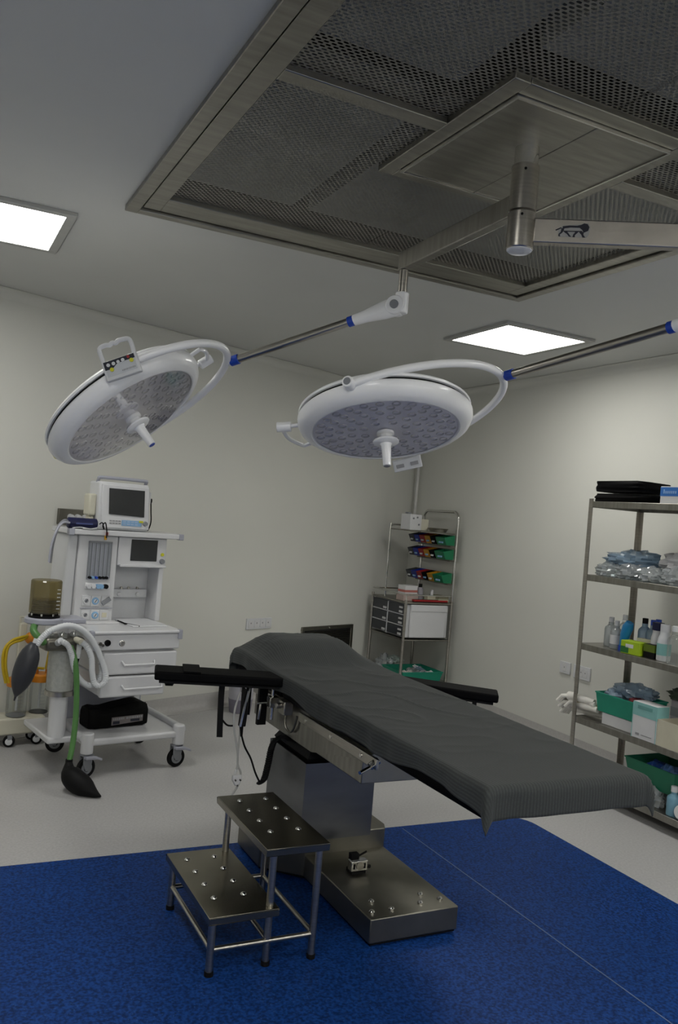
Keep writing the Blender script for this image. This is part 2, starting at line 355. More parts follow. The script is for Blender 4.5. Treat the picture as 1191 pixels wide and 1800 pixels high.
for x0, x1, y0, y1 in ((.72, 1.225, 2.14, 3.12), (1.30, 1.925, 2.14, 3.12), (2.0, 2.53, 2.14, 3.12), (.72, 1.225, .9, 1.96), (1.30, 1.925, .9, 1.70), (2.0, 2.53, .9, 1.96)):
    MB().box(x0, x1, y0, y1, Z+.045, Z+.12).build('filter_panel', filt_m, t, off=PO, smooth=0)
mb = MB(); e = .02
mb.box(PX0+.035, PX1-.035, PY0+.035, PY1-.035, Z+.2, Z+.22)
for x0, x1, y0, y1 in ((PX0+.035, PX0+.05, PY0+.035, PY1-.035), (PX1-.05, PX1-.035, PY0+.035, PY1-.035), (PX0+.05, PX1-.05, PY0+.035, PY0+.05), (PX0+.05, PX1-.05, PY1-.05, PY1-.035)):
    mb.box(x0, x1, y0, y1, Z, Z+.2)
mb.build('housing', dark, t, off=PO, smooth=0)

# ------------------------------------------------------------------ twin surgical light
CX, CY = 1.547, 2.052
t = thing('surgical_light', 'twin-head white surgical light on a steel ceiling column above the operating table', 'surgical light', (CX, CY, CEIL-.018))
SO = t.location.copy()
def sb(mb, name, m, par=None, **k): return mb.build(name, m, par or t, off=SO, **k)
col = sb(MB().cyl((CX, CY, CEIL-.018), (CX, CY, 2.585), .036, n=36), 'ceiling_column', chrome)
sb(MB().lathe([(.0, 0), (.041, 0), (.041, .135), (.0, .135)], (CX, CY, 2.45), n=36), 'upper_swivel', steel)
sb(MB().lathe([(.0, 0), (.0385, 0), (.041, .003), (.041, .108), (.0, .108)], (CX, CY, 2.335), n=36), 'lower_swivel', steel)
sb(MB().lathe([(.0, 0), (.030, .002), (.038, .008), (.038, .012), (.0, .012)], (CX, CY, 2.325), n=36), 'end_cap', white_p)
for zz in (2.565, 2.43):
    d = (V((0, 0, 0))-V((CX, CY, 0))).normalized()
    sb(MB().cyl(V((CX, CY, zz))+d*.038, V((CX, CY, zz))+d*.043, .004, n=10), 'grub_screw', black)
# rear arm (runs away from the camera) and its head
E1 = V((1.575, 2.790, 2.475)); dz = V((0, 0, 1))
lit_arm_steel = mat('lit_arm_steel', (.50, .47, .42), .42, 1., var=.08, scale=14, bump=.03, bscale=60)  # paler steel: the light on the front arm is put into its colour
def hbar(A, B, h, wd, name, m=lit_arm_steel):
    A = V(A); B = V(B); d = (B-A).normalized(); s = d.cross(dz)
    return sb(MB().obox((A+B)/2, d, s, dz, (B-A).length/2, wd/2, h/2), name, m, bevel=.004)
hbar((CX+.004, CY+.03, 2.48), E1+V((0, .02, .005)), .068, .036, 'swing_arm', steel_h)  # darker steel puts the shade of the rear arm's left face into the colour
sb(MB().cyl(E1+V((0, 0, -.03)), E1+V((0, 0, -.135)), .017, n=24), 'drop_tube', steel)
K1 = V((1.575, 2.790, 2.315)); J1 = V((1.075, 3.318, 2.080))
# front arm (towards the camera's right) and its head
E2 = V((2.17, 1.64, 2.392))
arm2 = hbar((CX+.03, CY-.02, 2.392), E2, .072, .036, 'swing_arm')
sb(MB().cyl(E2+V((0, 0, -.03)), E2+V((0, 0, -.13)), .017, n=24), 'drop_tube', steel)
K2 = V((2.17, 1.64, 2.235)); J2 = V((1.985, 2.675, 2.085))
def spring_arm(K, J, fr):
    d = (J-K).normalized(); sd = d.cross(dz).normalized(); up = sd.cross(d)
    if sd.dot(V((0, 0, 1.5))-K) < 0: sd = -sd
    kn = K+d*fr
    hub = sb(MB().cyl(K+V((0, 0, .045)), K+V((0, 0, -.035)), .026, n=24).cyl(K+d*.02-sd*.03, K+d*.02+sd*.03, .036, n=28), 'elbow', lamp_w, bevel=.004)
    mb = MB(); 
    prof = [(0, .040), (.06, .036), (fr-.05, .024), (fr, .021)]
    vs = []; n = 14
    for x, r in prof:
        for k in range(n):
            q = 2*math.pi*k/n; vs.append(K+d*(x+.01)+up*math.cos(q)*r+sd*math.sin(q)*.026)
    fs = [(i*n+k, i*n+(k+1) % n, (i+1)*n+(k+1) % n, (i+1)*n+k) for i in range(3) for k in range(n)]+[tuple(range(n)), tuple(range(3*n, 4*n))]
    kc = sb(mb.add(vs, fs), 'knuckle_cover', lamp_w, smooth=60)
    sb(MB().cyl(K+d*.02+sd*.026, K+d*.02+sd*.037, .0165, n=20), 'pivot_screw', grey_p, kc)
    sb(MB().cyl(kn, J-d*.055, .0165, n=24), 'spring_tube', steel)
    for a, b in ((kn, kn+d*.035), (J-d*.06, J-d*.022)):
        sb(MB().cyl(a, b, .0205, n=24), 'collar', blue_p, bevel=.002)
    sb(MB().cyl(J-d*.03, J, .0165, .014, n=20), 'tube_end', lamp_w)
spring_arm(K1, J1, .185)
spring_arm(K2, J2, .315)
def lamp_head(c, n, J, pang, seed):
    c = V(c); n = V(n).normalized(); e1 = (V((1, 0, 0))-n*n.x).normalized(); e2 = n.cross(e1)
    P = lambda r, a, h: c+(e1*math.cos(math.radians(a))+e2*math.sin(math.radians(a)))*r+n*h     # h<0 is behind the lens
    prof = [(.284, -.004), (.292, .0), (.312, -.004), (.332, -.018), (.343, -.040), (.344, -.058), (.338, -.066), (.326, -.068), (.326, -.078), (.0, -.078)]
    hd = sb(MB().lathe(prof[::-1], c, n, n=72, cap=False), 'lamp_head', lamp_w)
    sb(MB().lathe([(.327, -.066), (.329, -.067), (.329, -.077), (.327, -.078)], c, n, n=72, cap=False), 'seal_groove', black, hd)
    sb(MB().lathe([(.0, -.135), (.16, -.132), (.27, -.118), (.325, -.098), (.340, -.086), (.338, -.078), (.32, -.077)], c, n, n=72, cap=False), 'rear_shell', lamp_w, hd)
    sb(MB().lathe([(.0, -.006), (.286, -.006)], c, n, n=72, cap=False), 'reflector_plate', lens_m, hd)
    # dished reflector cells in rings
    cm = MB(); cm.lathe([(.0165, 0), (.0175, .002), (.0165, .004), (.0135, .002), (.009, -.001), (.0, -.002)], (0,0,0), n, n=14, cap=False)
    first = None
    rings = [(.088, 8, 10), (.135, 13, 0), (.180, 18, 6), (.223, 22, 0), (.259, 27, 4)]
    for r, k, o in rings:
        for i in range(k):
            pos = P(r, o+360*i/k, -.006)-SO
            if first is None:
                first = cm.build('reflector_cell', cell_m, hd); first.location = pos
            else: inst(first, hd, pos)
    gl = sb(MB().lathe([(.0, .0015), (.20, .001), (.287, -.001)], c, n, n=72, cap=False), 'lens', lens_glass, hd)
    # sterile handle
    sb(MB().lathe([(.0, .0), (.034, .0), (.034, .010), (.024, .014), (.022, .030), (.044, .033), (.051, .037), (.051, .043), (.044, .048), (.024, .050), (.0195, .058), (.0175, .09), (.0155, .140), (.0, .140)], c, n, n=36), 'sterile_handle', lamp_w)
    sb(MB().cyl(P(0, 0, .139), P(0, 0, .1425), .0125, n=20), 'handle_tip', blue_p if seed == 1 else grey_p)
    # half-ring yoke from rim pivot over the joint to the opposite rim
    b = c-n*.055
    p1 = P(.352, pang, -.055)-b; jv = J-b; pts = []
    for i in range(41):
        q = math.pi*i/40; pts.append(b+p1*math.cos(q)+jv*math.sin(q))
    sb(MB().tube(pts, .0155, n=14), 'yoke', lamp_w)
    for sg in (1, -1):
        pp = b+p1*sg; dd = p1.normalized()*sg
        sb(MB().cyl(pp-dd*.02, pp+dd*.03, .021, n=22), 'yoke_pivot', lamp_w, bevel=.002)
        sb(MB().cyl(pp+dd*.0295, pp+dd*.0315, .014, n=18), 'pivot_bolt', grey_p)
    return hd, P
H1, P1 = lamp_head((.740, 3.435, 1.822), (.53, -.404, -.745), J1, 101, 1)
H2, P2 = lamp_head((1.606, 2.888, 1.836), (-.032, -.309, -.95), J2, 140, 2)
# grab bar on the left of the front head
def grab(P, a0, a1, r):
    pts = [P(.33, a0, -.05), P(r, a0, -.045)]+[P(r+.012*math.sin(math.pi*i/8), a0+(a1-a0)*i/8, -.045) for i in range(1, 8)]+[P(r, a1, -.045), P(.33, a1, -.05)]
    sb(MB().tube(pts, .0085, n=10), 'grab_bar', lamp_w)
    sb(MB().cyl(P(r-.03, a0, -.045), P(r+.028, a0, -.045), .020, n=20), 'grab_knob', lamp_w, bevel=.003)
grab(P2, -150, -118, .40)
grab(P1, 22, 44, .385)
# control panel with a loop grip on the rim of the rear head
ax = (V((0.89275, -0.44302, 0.08201))*.945+V((-.0747, .0339, .9966))*.32).normalized()
ay = (V((0.89275, -0.44302, 0.08201))*-.36+V((-.0747, .0339, .9966))*.93); ay = (ay-ax*ay.dot(ax)).normalized(); an = ax.cross(ay)
pc = V((0, 0, 1.5))+(V((.636, 3.262, 2.018))-V((0, 0, 1.5)))*.955
def pp(x, y, z=0): return pc+ax*x+ay*y+an*z
pan = sb(MB().obox(pp(0, -.03), ax, ay, an, .066, .036, .014), 'control_panel', white_p, bevel=.004)
sb(MB().tube([pp(-.058, .0), pp(-.060, .05), pp(-.052, .064), pp(-.03, .066), pp(-.018, .062), pp(-.006, .067), pp(.006, .063), pp(.018, .068), pp(.036, .067), pp(.052, .064), pp(.060, .05), pp(.058, .0)], .0085, n=10, smooth=3), 'loop_grip', white_p)
sb(MB().prism([(-.056, -.052), (-.056, .002), (.056, .002), (.056, -.052)], pp(0, 0, .0145), ax, ay, .001), 'panel_print', mat('pale_print', (.50, .52, .55), .5), pan)
sb(MB().prism([(-.058, -.026), (-.030, -.026), (-.012, -.014), (.004, -.012), (.016, -.012), (.058, -.012), (.058, .004), (-.058, .004)], pp(0, 0, .0155), ax, ay, .001), 'dark_print', ink, pan)
for x, y, m, r in ((-.042, -.010, white_p, .0065), (-.022, -.010, white_p, .0065), (-.004, -.009, white_p, .006), (.014, -.008, white_p, .0065), (.036, -.003, red_p, .0055), (-.034, -.029, yel_s, .0075), (.044, -.018, yel_s, .0075)):
    sb(MB().cyl(pp(x, y, .016), pp(x, y, .0195), r, n=14), 'button', m, pan)
for i in range(9):
    sb(MB().obox(pp(.002+i*.0058, -.043, .016), ax, ay, an, .0019, .0032 if i % 2 else .0024, .0004), 'print_mark', greyink, pan, smooth=0)
sb(MB().obox((pp(0, -.06)+P1(.33, 100, -.05))/2, (P1(.33, 100, -.05)-pp(0, -.06)), ax, an, .03, .03, .012), 'panel_bracket', white_p, bevel=.003)
# control box under the far rim of the front head
q0 = P2(.375, -45, -.035); rx = V((.80, -.52, .30)).normalized(); rn = V((-.44, -.85, -.2)); rn = (rn-rx*rn.dot(rx)).normalized(); ru = rn.cross(rx)
bx = sb(MB().obox(q0+V((0, 0, -.035)), rx, ru, rn, .062, .026, .016), 'control_panel', white_p, bevel=.004)
for s_ in (-.032, .03):
    sb(MB().obox(q0+V((0, 0, -.035))+rx*s_+rn*.0165-ru*.002, rx, ru, rn, .017, .008, .001), 'panel_print', greyink, bx, smooth=0)
sb(MB().obox(q0+V((0, 0, -.0)), rx, ru, rn, .02, .03, .01), 'panel_bracket', white_p, bevel=.003)
for P_, a_, h_ in ((P2, 18, H2), (P1, -150, H1)):
    sb(MB().obox(P_(.3435, a_, -.05), P_(1, a_, 0)-P_(0, a_, 0), P_(1, a_+90, 0)-P_(0, 0, 0), P_(0, 0, 1)-P_(0, 0, 0), .0012, .008, .012), 'warning_sticker', yel_s, h_, smooth=0)
# lion emblem on the front swing arm
d2 = (E2-V((CX+.03, CY-.02, 2.392))).normalized(); s2 = V((d2.y, -d2.x, 0)); s2 = s2 if s2.dot(-E2) > 0 else -s2
eo = V((CX+.03, CY-.02, 2.392))+d2*.115+s2*.0185
st = sb(MB().prism([(-.040, -.018), (.040, -.018), (.046, -.008), (.049, .014), (.042, .025), (.02, .021), (-.03, .015), (-.044, .002)], eo, d2, dz, .0006), 'emblem', mat('sticker_white', (.34, .34, .33), .5), arm2, smooth=0)
lion = [(-.031, .013), (-.012, .016), (.010, .016), (.022, .019), (.030, .024), (.040, .022), (.046, .013), (.043, .002), (.035, -.002), (.030, -.004), (.026, .004), (.018, .010), (-.008, .010), (-.025, .007), (-.031, .001)]
sb(MB().prism(lion, eo+s2*.0007, d2, dz, .0005), 'lion_mark', ink, arm2, smooth=0)
for pl in ([(-.034, .008), (-.026, .004), (-.031, -.006), (-.038, -.012), (-.036, -.017), (-.042, -.017), (-.042, -.011), (-.036, -.004)],
           [(-.026, .0), (-.018, -.002), (-.014, -.006), (-.008, -.014), (-.004, -.017), (-.011, -.017), (-.018, -.009), (-.025, -.005)],
           [(.006, .0), (.016, -.001), (.012, -.006), (.006, -.012), (.006, -.018), (-.001, -.018), (.001, -.010), (.005, -.005)],
           [(.020, .0), (.031, -.003), (.030, -.010), (.036, -.018), (.028, -.018), (.024, -.010), (.018, -.004)],
           [(-.052, .002), (-.036, .010), (-.034, .007), (-.050, -.001)], [(-.028, .0), (.026, .001), (.026, -.002), (-.028, -.003)]):
    sb(MB().prism(pl, eo+s2*.0008, d2, dz, .0005), 'lion_mark', ink, arm2, smooth=0)

# ------------------------------------------------------------------ operating table (long axis along Y, foot end towards the camera)
t = thing('operating_table', 'steel operating table with black arm boards under the dark grey sheet', 'operating table', (1.69, 2.9, 0))
TO = t.location.copy()
def tb(mb, name, m, par=None, **k): return mb.build(name, m, par or t, off=TO, **k)
# floor base: long foot plate and a wider block below the column, bevelled shoulders
tb(MB().prism([(1.515, 2.535), (1.868, 2.535), (1.868, 3.10), (1.88, 3.15), (1.88, 3.47), (1.37, 3.47), (1.37, 3.23), (1.515, 3.09)], (0, 0, .008), (1,0,0), (0,1,0), .012), 'base_skid', black)
base = tb(MB().box(1.505, 1.872, 2.525, 3.12, .018, .104), 'base_plate', steel_d, bevel=.004)
tb(MB().prism([(1.505, 3.085), (1.872, 3.085), (1.895, 3.13), (1.895, 3.48), (1.36, 3.48), (1.36, 3.22)], (0, 0, .018), (1,0,0), (0,1,0), .165), 'base_block', steel_d, bevel=.004)
for x, y in ((1.571, 2.642), (1.615, 2.571), (1.533, 2.569), (1.78, 2.643), (1.743, 2.583), (1.832, 2.59)):
    tb(MB().lathe([(.0, .0), (.011, .0), (.011, .006), (.0075, .010), (.0, .011)], (x, y, .104), n=14), 'bolt', chrome, base)
# small clamp block on the base
cb = tb(MB().box(1.600, 1.672, 2.862, 2.895, .118, .158), 'clamp_block', chrome, bevel=.003)
tb(MB().box(1.606, 1.668, 2.868, 2.915, .104, .119), 'clamp_pad', black, cb)
for x in (1.612, 1.658):
    tb(MB().box(x-.004, x+.004, 2.8605, 2.863, .128, .148), 'slot', black, cb, smooth=0)
tb(MB().lathe([(.0, 0), (.014, 0), (.016, .004), (.0, .005)], (1.637, 2.862, .139), (0, -1, 0), n=18), 'clamp_dial', steel, cb)
tb(MB().cyl((1.672, 2.88, .128), (1.692, 2.88, .124), .007, n=12).cyl((1.645, 2.915, .15), (1.70, 2.93, .162), .004, n=8).box(1.618, 1.652, 2.9, 2.925, .119, .17), 'clamp_lever', black, cb)
# column: sheet-steel cover box open at the top with black bellows
cx0, cx1, cy0, cy1 = 1.452, 1.772, 3.035, 3.42
col_m = mat('column_steel', (.17, .175, .185), .36, 1., var=.15, scale=3, stretch=(1, 1, 3))
for nm, b6 in (('column_panel', (cx0, cx0+.004, cy0, cy1, .183, .495)), ('column_panel', (cx1-.004, cx1, cy0, cy1, .183, .495)), ('column_panel', (cx0+.004, cx1-.004, cy0, cy0+.004, .183, .495)), ('column_panel', (cx0+.004, cx1-.004, cy1-.004, cy1, .183, .495))):
    tb(MB().box(*b6), nm, col_m)
mb = MB()
for i in range(7):
    z = .36+i*.03; g = .012 if i % 2 else .03
    mb.frust(cx0+g, cx1-g, cy0+g, cy1-g, z, cx0+.042-g, cx1-.042+g, cy0+.042-g, cy1-.042+g, z+.03)
tb(mb, 'column_bellows', black, smooth=0)
# table-top understructure
tb(MB().box(1.475, 1.93, 2.62, 3.66, .548, .695), 'under_frame', steel_h, bevel=.004)
tb(MB().prism([(3.66, .545), (3.66, .70), (2.62, .70), (2.50, .695), (2.62, .64), (3.02, .548)], (1.462, 0, 0), (0,1,0), (0,0,1), .006), 'side_plate', steel_h)
for x in (1.437, 1.950):
    rl = tb(MB().box(x-.006, x+.006, 2.45, 3.10, .652, .69), 'side_rail', steel, bevel=.003)
    for y in (2.56, 2.80, 3.03):
        tb(MB().cyl((x-.02 if x > 1.6 else x+.02, y, .671), (x+.009 if x > 1.6 else x-.009, y, .671), .0075, n=12), 'rail_bolt', chrome, rl)
for x in (1.437, 1.950):
    tb(MB().box(x-.006, x+.006, 3.24, 3.62, .655, .69), 'side_rail', steel, bevel=.003)
tb(MB().cyl((1.436, 2.47, .665), (1.36, 2.43, .655), .006, n=12).cyl((1.45, 2.47, .68), (1.42, 2.47, .66), .013, n=14), 'release_lever', chrome)
tb(MB().box(1.50, 1.90, 1.90, 2.62, .675, .70), 'leg_frame', steel_d, bevel=.004)
# black mattress sections
for y0, y1 in ((1.835, 2.46), (2.47, 3.28), (3.29, 3.57)):
    tb(MB().box(1.425, 1.968, y0, y1, .70, .787), 'mattress', blackv, bevel=.02, seg=3)
tb(MB().box(1.48, 1.91, 3.58, 3.83, .745, .86), 'headrest', blackv, bevel=.035, seg=4)
tb(MB().box(1.42, 1.50, 3.50, 3.80, .69, .745).box(1.50, 1.90, 3.55, 3.8, .72, .745), 'headrest_frame', blackv, bevel=.006)
# arm boards
L0 = V((1.43, 3.30, .775)); L1 = V((.915, 3.43, .785)); R0 = V((1.95, 3.30, .765)); R1 = V((2.36, 3.02, .745))
def arm_board(A, B, wd, label, stub):
    d = (B-A); d.z *= 1; l = d.length; d.normalize(); s = dz.cross(d).normalized(); up = d.cross(s)
    ab = tb(MB().obox((A+B)/2+up*.004, d, s, up, l/2, wd/2, .018), 'arm_board', blackv, bevel=.008, seg=3)
    tb(MB().obox((A+B)/2-up*.022, d, s, up, l/2-.02, wd/2-.015, .005), 'board_plate', black, ab)
    return ab, d, s, up
ab, d, s_, up = arm_board(L0, L1, .155, '', 0)
for f_, hl in ((.88, .022),):
    q = L0+(L1-L0)*f_
    tb(MB().tube([q-up*.024-s_*0+d*.02, q-up*.045+d*.012, q-up*.045-d*.012, q-up*.024-d*.02], .006, n=8), 'strap_ring', black, ab)
tb(MB().obox(L0+(L1-L0)*.72+up*.027, d, s_, up, .035, .082, .003), 'strap', blackv, ab)
# webbing strap hanging from the left board
sp = [V((1.192, 3.372, .757)), V((1.190, 3.368, .70)), V((1.192, 3.366, .62)), V((1.196, 3.364, .525))]
mb = MB()
for a, b in zip(sp, sp[1:]): mb.obox((a+b)/2, (b-a), V((1, -.3, 0)), V((.3, 1, 0)), (b-a).length/2, .0125, .002)
tb(mb, 'hanging_strap', black, ab, smooth=0)
tb(MB().tube([(1.20, 3.365, .60), (1.225, 3.362, .575), (1.252, 3.36, .572)], .004, n=8, smooth=4), 'strap_tail', black, ab)
ab2, d, s_, up = arm_board(R0, R1, .135, '', 0)
for x, y in ((2.215, 3.062), (2.25, 3.04)):
    tb(MB().box(x-.008, x+.008, y-.006, y+.006, .65, .735), 'hanging_strap', black, ab2)
tb(MB().box(1.95, 2.03, 3.24, 3.30, .675, .735), 'board_clamp', white_p)
# clamps where the left board meets the rail
tb(MB().cyl((1.41, 3.33, .60), (1.41, 3.33, .775), .008, n=12).box(1.39, 1.43, 3.31, 3.35, .655, .70).cyl((1.385, 3.33, .675), (1.34, 3.335, .672), .006, n=10).cyl((1.36, 3.34, .675), (1.355, 3.34, .60), .005, n=8), 'board_clamp', chrome, bevel=.002)
tb(MB().box(1.40, 1.44, 3.18, 3.24, .655, .71).cyl((1.40, 3.21, .69), (1.375, 3.21, .69), .012, n=12), 'rail_clamp', steel, bevel=.003)
tb(MB().tube([(1.445, 3.26, .655), (1.44, 3.25, .60), (1.45, 3.22, .575), (1.45, 3.18, .60), (1.452, 3.16, .655)], .005, n=8, smooth=5), 'clamp_wire', steel_d)
for k in range(2):
    tb(MB().box(1.335, 1.345, 3.42+k*.03, 3.43+k*.03, .60, .76), 'perforated_strap', black)
tb(MB().box(1.375, 1.415, 3.40, 3.42, .56, .76), 'head_bracket', black)

# ------------------------------------------------------------------ grey sheet over the table
def sheet():
    x0, x1, y0, y1 = 1.422, 1.975, 1.822, 3.835; hl, hr, hf, hh = .085, .085, .098, .16
    nu, nv = 110, 260; us = []; vs_ = []
    Wd = x1-x0; Ln = y1-y0
    def sm(a, b, x): x = max(0, min(1, (x-a)/(b-a))); return x*x*(3-2*x)
    verts = []; uvs = []
    for j in range(nv+1):
        bq = -hf+(Ln+hf+hh)*j/nv
        for i in range(nu+1):
            aq = -hl+(Wd+hl+hr)*i/nu
            x = min(max(aq, 0), Wd); y = min(max(bq, 0), Ln)
            da = max(-aq, aq-Wd, 0); db = max(-bq, bq-Ln, 0)
            X = x0+x; Y = y0+y
            # the hem rides up and down along the left side
            hem = 1+.14*math.sin(Y*5.1+.6)+.10*math.sin(Y*11.3)
            if aq < 0: da *= hem*(1+.18*sm(3.0, 3.3, Y)-.25*sm(3.4, 3.7, Y))
            top = .803
            hump = sm(3.40, 3.62, Y)*(1-.25*sm(3.78, 3.85, Y))*sm(1.40, 1.56, X)*(1-sm(1.84, 2.0, X))
            top += .082*hump+.012*sm(3.3, 3.7, Y)
            # creases
            w = V((X*3.2, Y*2.6, 0))
            cr = .004*noise.noise(V((X*5+Y*2.2, Y*4.5-X*3, .3)))+.0022*(1-abs(noise.noise(V((X*4.5-Y*3.5, Y*6.5+X*2, 5)))))**5
            cr += .006*(1-min(1, abs(noise.noise(V((X*3-Y*1.8, Y*3.1+X*4.2, 9.2)))*4.5)))**3*sm(2.2, 2.7, Y)*(1-.6*sm(3.2, 3.5, Y))
            flat = sm(1.85, 2.25, Y)
            ed = sm(0, .05, min(x, Wd-x)); top += cr*flat*(.35+.65*ed)
            # near the head left edge the sheet sags off the board
            dr = math.hypot(da, db)
            e = .02
            fall = 0.; out = 0.
            if dr > 0:
                if dr < e*1.57: ang = dr/e; fall = e*(1-math.cos(ang)); out = e*math.sin(ang)
                else: fall = e+(dr-e*1.57); out = e
            dx = dy = 0.
            if dr > 1e-6:
                ux = (da/dr)*(-1 if aq < 0 else 1); uy = (db/dr)*(-1 if bq < 0 else 1)
                pin = min(da, db)/max(da, db) if max(da, db) > 0 else 0
                o2 = out*.8+ .018*pin*min(1, dr/.06)
                dx = ux*o2; dy = uy*o2
                hangw = min(1, dr/.05)
                rip = .006*noise.noise(V((X*9, Y*9, 2)))*hangw*2
                dx += rip*ux; dy += rip*uy
            verts.append((X+dx-1.7, Y+dy-2.8, top-fall-.0)); uvs.append((aq, bq))
    faces = [(j*(nu+1)+i, j*(nu+1)+i+1, (j+1)*(nu+1)+i+1, (j+1)*(nu+1)+i) for j in range(nv) for i in range(nu)]
    me = bpy.data.meshes.new('bed_sheet'); me.from_pydata(verts, [], faces); me.materials.append(sheet_m)
    uvl = me.uv_layers.new(name='cloth')
    for l in me.loops: uvl.data[l.index].uv = uvs[l.vertex_index]
    me.polygons.foreach_set('use_smooth', [True]*len(me.polygons))
    o = bpy.data.objects.new('bed_sheet', me); COL.objects.link(o); o.location = (1.7, 2.8, 0)
    md = o.modifiers.new('solid', 'SOLIDIFY'); md.thickness = .003; md.offset = 1
    return tag(o, 'dark grey ribbed cotton sheet draped over the operating table', 'sheet')
sheet()

# ------------------------------------------------------------------ hand control, coiled cable, plug
t = thing('hand_control', 'black hand control with coiled cable hanging beside the operating table', 'remote', (1.27, 3.30, .55))
o_ = t.location.copy()
MB().prism([(-.014, 0), (.014, -.002), (.021, .05), (.016, .15), (.0, .165), (-.006, .06)], (1.262, 3.30, .588), (1, 0, 0), (-.02, .1, .99), .024).build('controller', black, t, bevel=.004, off=o_)
MB().obox((1.262, 3.275, .665), (1, 0, 0), (0, 1, 0), (.18, .05, 1), .004, .003, .075).build('side_strip', chrome, t, off=o_)
MB().cyl((1.262, 3.292, .59), (1.266, 3.292, .545), .009, .005, n=10).build('strain_relief', black, t, off=o_)
MB().tube([(1.266, 3.292, .55), (1.285, 3.292, .50), (1.315, 3.29, .45), (1.34, 3.29, .39), (1.365, 3.29, .345)], .004, n=8, smooth=5).build('thin_cable', black, t, off=o_)
cen = spline([V(p) for p in ((1.365, 3.29, .345), (1.383, 3.29, .36), (1.395, 3.29, .42), (1.405, 3.29, .49), (1.42, 3.285, .525), (1.452, 3.28, .54), (1.485, 3.28, .525), (1.49, 3.28, .49))], 36); pts = []
for i, c in enumerate(cen):
    a = i*1.35; pts.append(c+V((math.cos(a)*.0115, math.sin(a)*.0115, math.cos(a)*.004)))
MB().tube(spline(pts, 3), .0042, n=6).build('coiled_cable', black, t, off=o_)
t = thing('power_cable', 'pale grey mains cable with three-pin plug hanging beside the table', 'cable', (1.25, 3.30, .33))
o_ = t.location.copy()
cab = mat('pale_cable', (.42, .42, .41), .5)
MB().tube([(1.27, 3.32, .77), (1.235, 3.31, .66), (1.235, 3.305, .58), (1.255, 3.30, .49), (1.262, 3.30, .43), (1.258, 3.30, .40)], .0045, n=8, smooth=5).build('cable', cab, t, off=o_)
MB().tube([(1.30, 3.32, .75), (1.272, 3.31, .62), (1.262, 3.305, .52), (1.262, 3.30, .43), (1.278, 3.298, .39), (1.272, 3.295, .345), (1.25, 3.29, .31), (1.235, 3.29, .29)], .0045, n=8, smooth=5).build('cable', cab, t, off=o_)
MB().prism([(-.018, .02), (.018, .02), (.02, .0), (.004, -.024), (-.006, -.024), (-.02, .0)], (1.256, 3.29, .366), (1,0,0), (0,.2,.98), .022).build('plug', paper, t, bevel=.003, off=o_)
for x, z in ((-.010, .008), (.011, .008), (-.001, -.013)):
    MB().cyl((1.256+x, 3.292, .366+z), (1.256+x, 3.262, .366+z-.004), .0035, n=8).build('pin', steel_d, t, off=o_)
MB().cyl((1.256, 3.302, .386), (1.258, 3.30, .405), .007, .005, n=10).build('plug_neck', paper, t, off=o_)

# ------------------------------------------------------------------ two-step stool
t = thing('step_stool', 'two-step stainless steel footstool with studded treads on the blue floor', 'step stool', (1.11, 2.76, .003))
o_ = t.location.copy()
def ks(mb, name, m, par=None, **k): return mb.build(name, m, par or t, off=o_, **k)
stud = None
for (x0, x1, y0, y1, z, pts) in ((.908, 1.148, 2.51, 3.025, .20, [(.965+.104*(i % 2), 2.955-.105*(i//2)) for i in range(8)]), (1.085, 1.312, 2.505, 3.02, .40, [(1.152+.104*(i % 2), 2.955-.103*(i//2)) for i in range(8)])):
    mb = MB().box(x0, x1, y0, y1, z-.004, z)
    for b6 in ((x0, x0+.003, y0, y1, z-.026, z-.004), (x1-.003, x1, y0, y1, z-.026, z-.004), (x0+.003, x1-.003, y0, y0+.003, z-.026, z-.004), (x0+.003, x1-.003, y1-.003, y1, z-.026, z-.004)): mb.box(*b6)
    tr = ks(mb, 'tread', mat('tread_steel', (.24, .225, .18), .25, 1., var=.18, scale=7), bevel=.002)
    for x, y in pts:
        if stud is None:
            stud = MB().lathe([(.011, 0), (.0095, .003), (.006, .0055), (.0, .0065)], (0,0,0), n=14, cap=False).build('stud', chrome, tr); stud.location = V((x, y, z))-o_
        else: inst(stud, tr, V((x, y, z))-o_)
rr = .0125
legs = [(.930, 2.535, .18), (.930, 3.0, .18), (1.125, 2.54, .378), (1.125, 2.995, .378), (1.288, 2.535, .378), (1.288, 2.995, .378)]
for x, y, z in legs:
    lg = ks(MB().cyl((x, y, .012), (x, y, z), rr, n=18), 'leg', steel)
    ks(MB().cyl((x, y, 0+.003), (x, y, .018), rr+.0025, n=18), 'rubber_foot', black, lg)
for y in (2.535, 2.998):
    ks(MB().cyl((.93, y, .085), (1.288, y, .085), .009, n=14), 'rail', steel)
for x in (.93, 1.288):
    ks(MB().cyl((x, 2.535, .085), (x, 2.998, .085), .009, n=14), 'rail', steel)
ks(MB().cyl((1.125, 2.54, .085), (1.125, 2.995, .085), .009, n=14), 'rail', steel)
ks(MB().cyl((1.125, 2.995, .33), (1.288, 2.995, .345), .005, n=10), 'brace', steel)

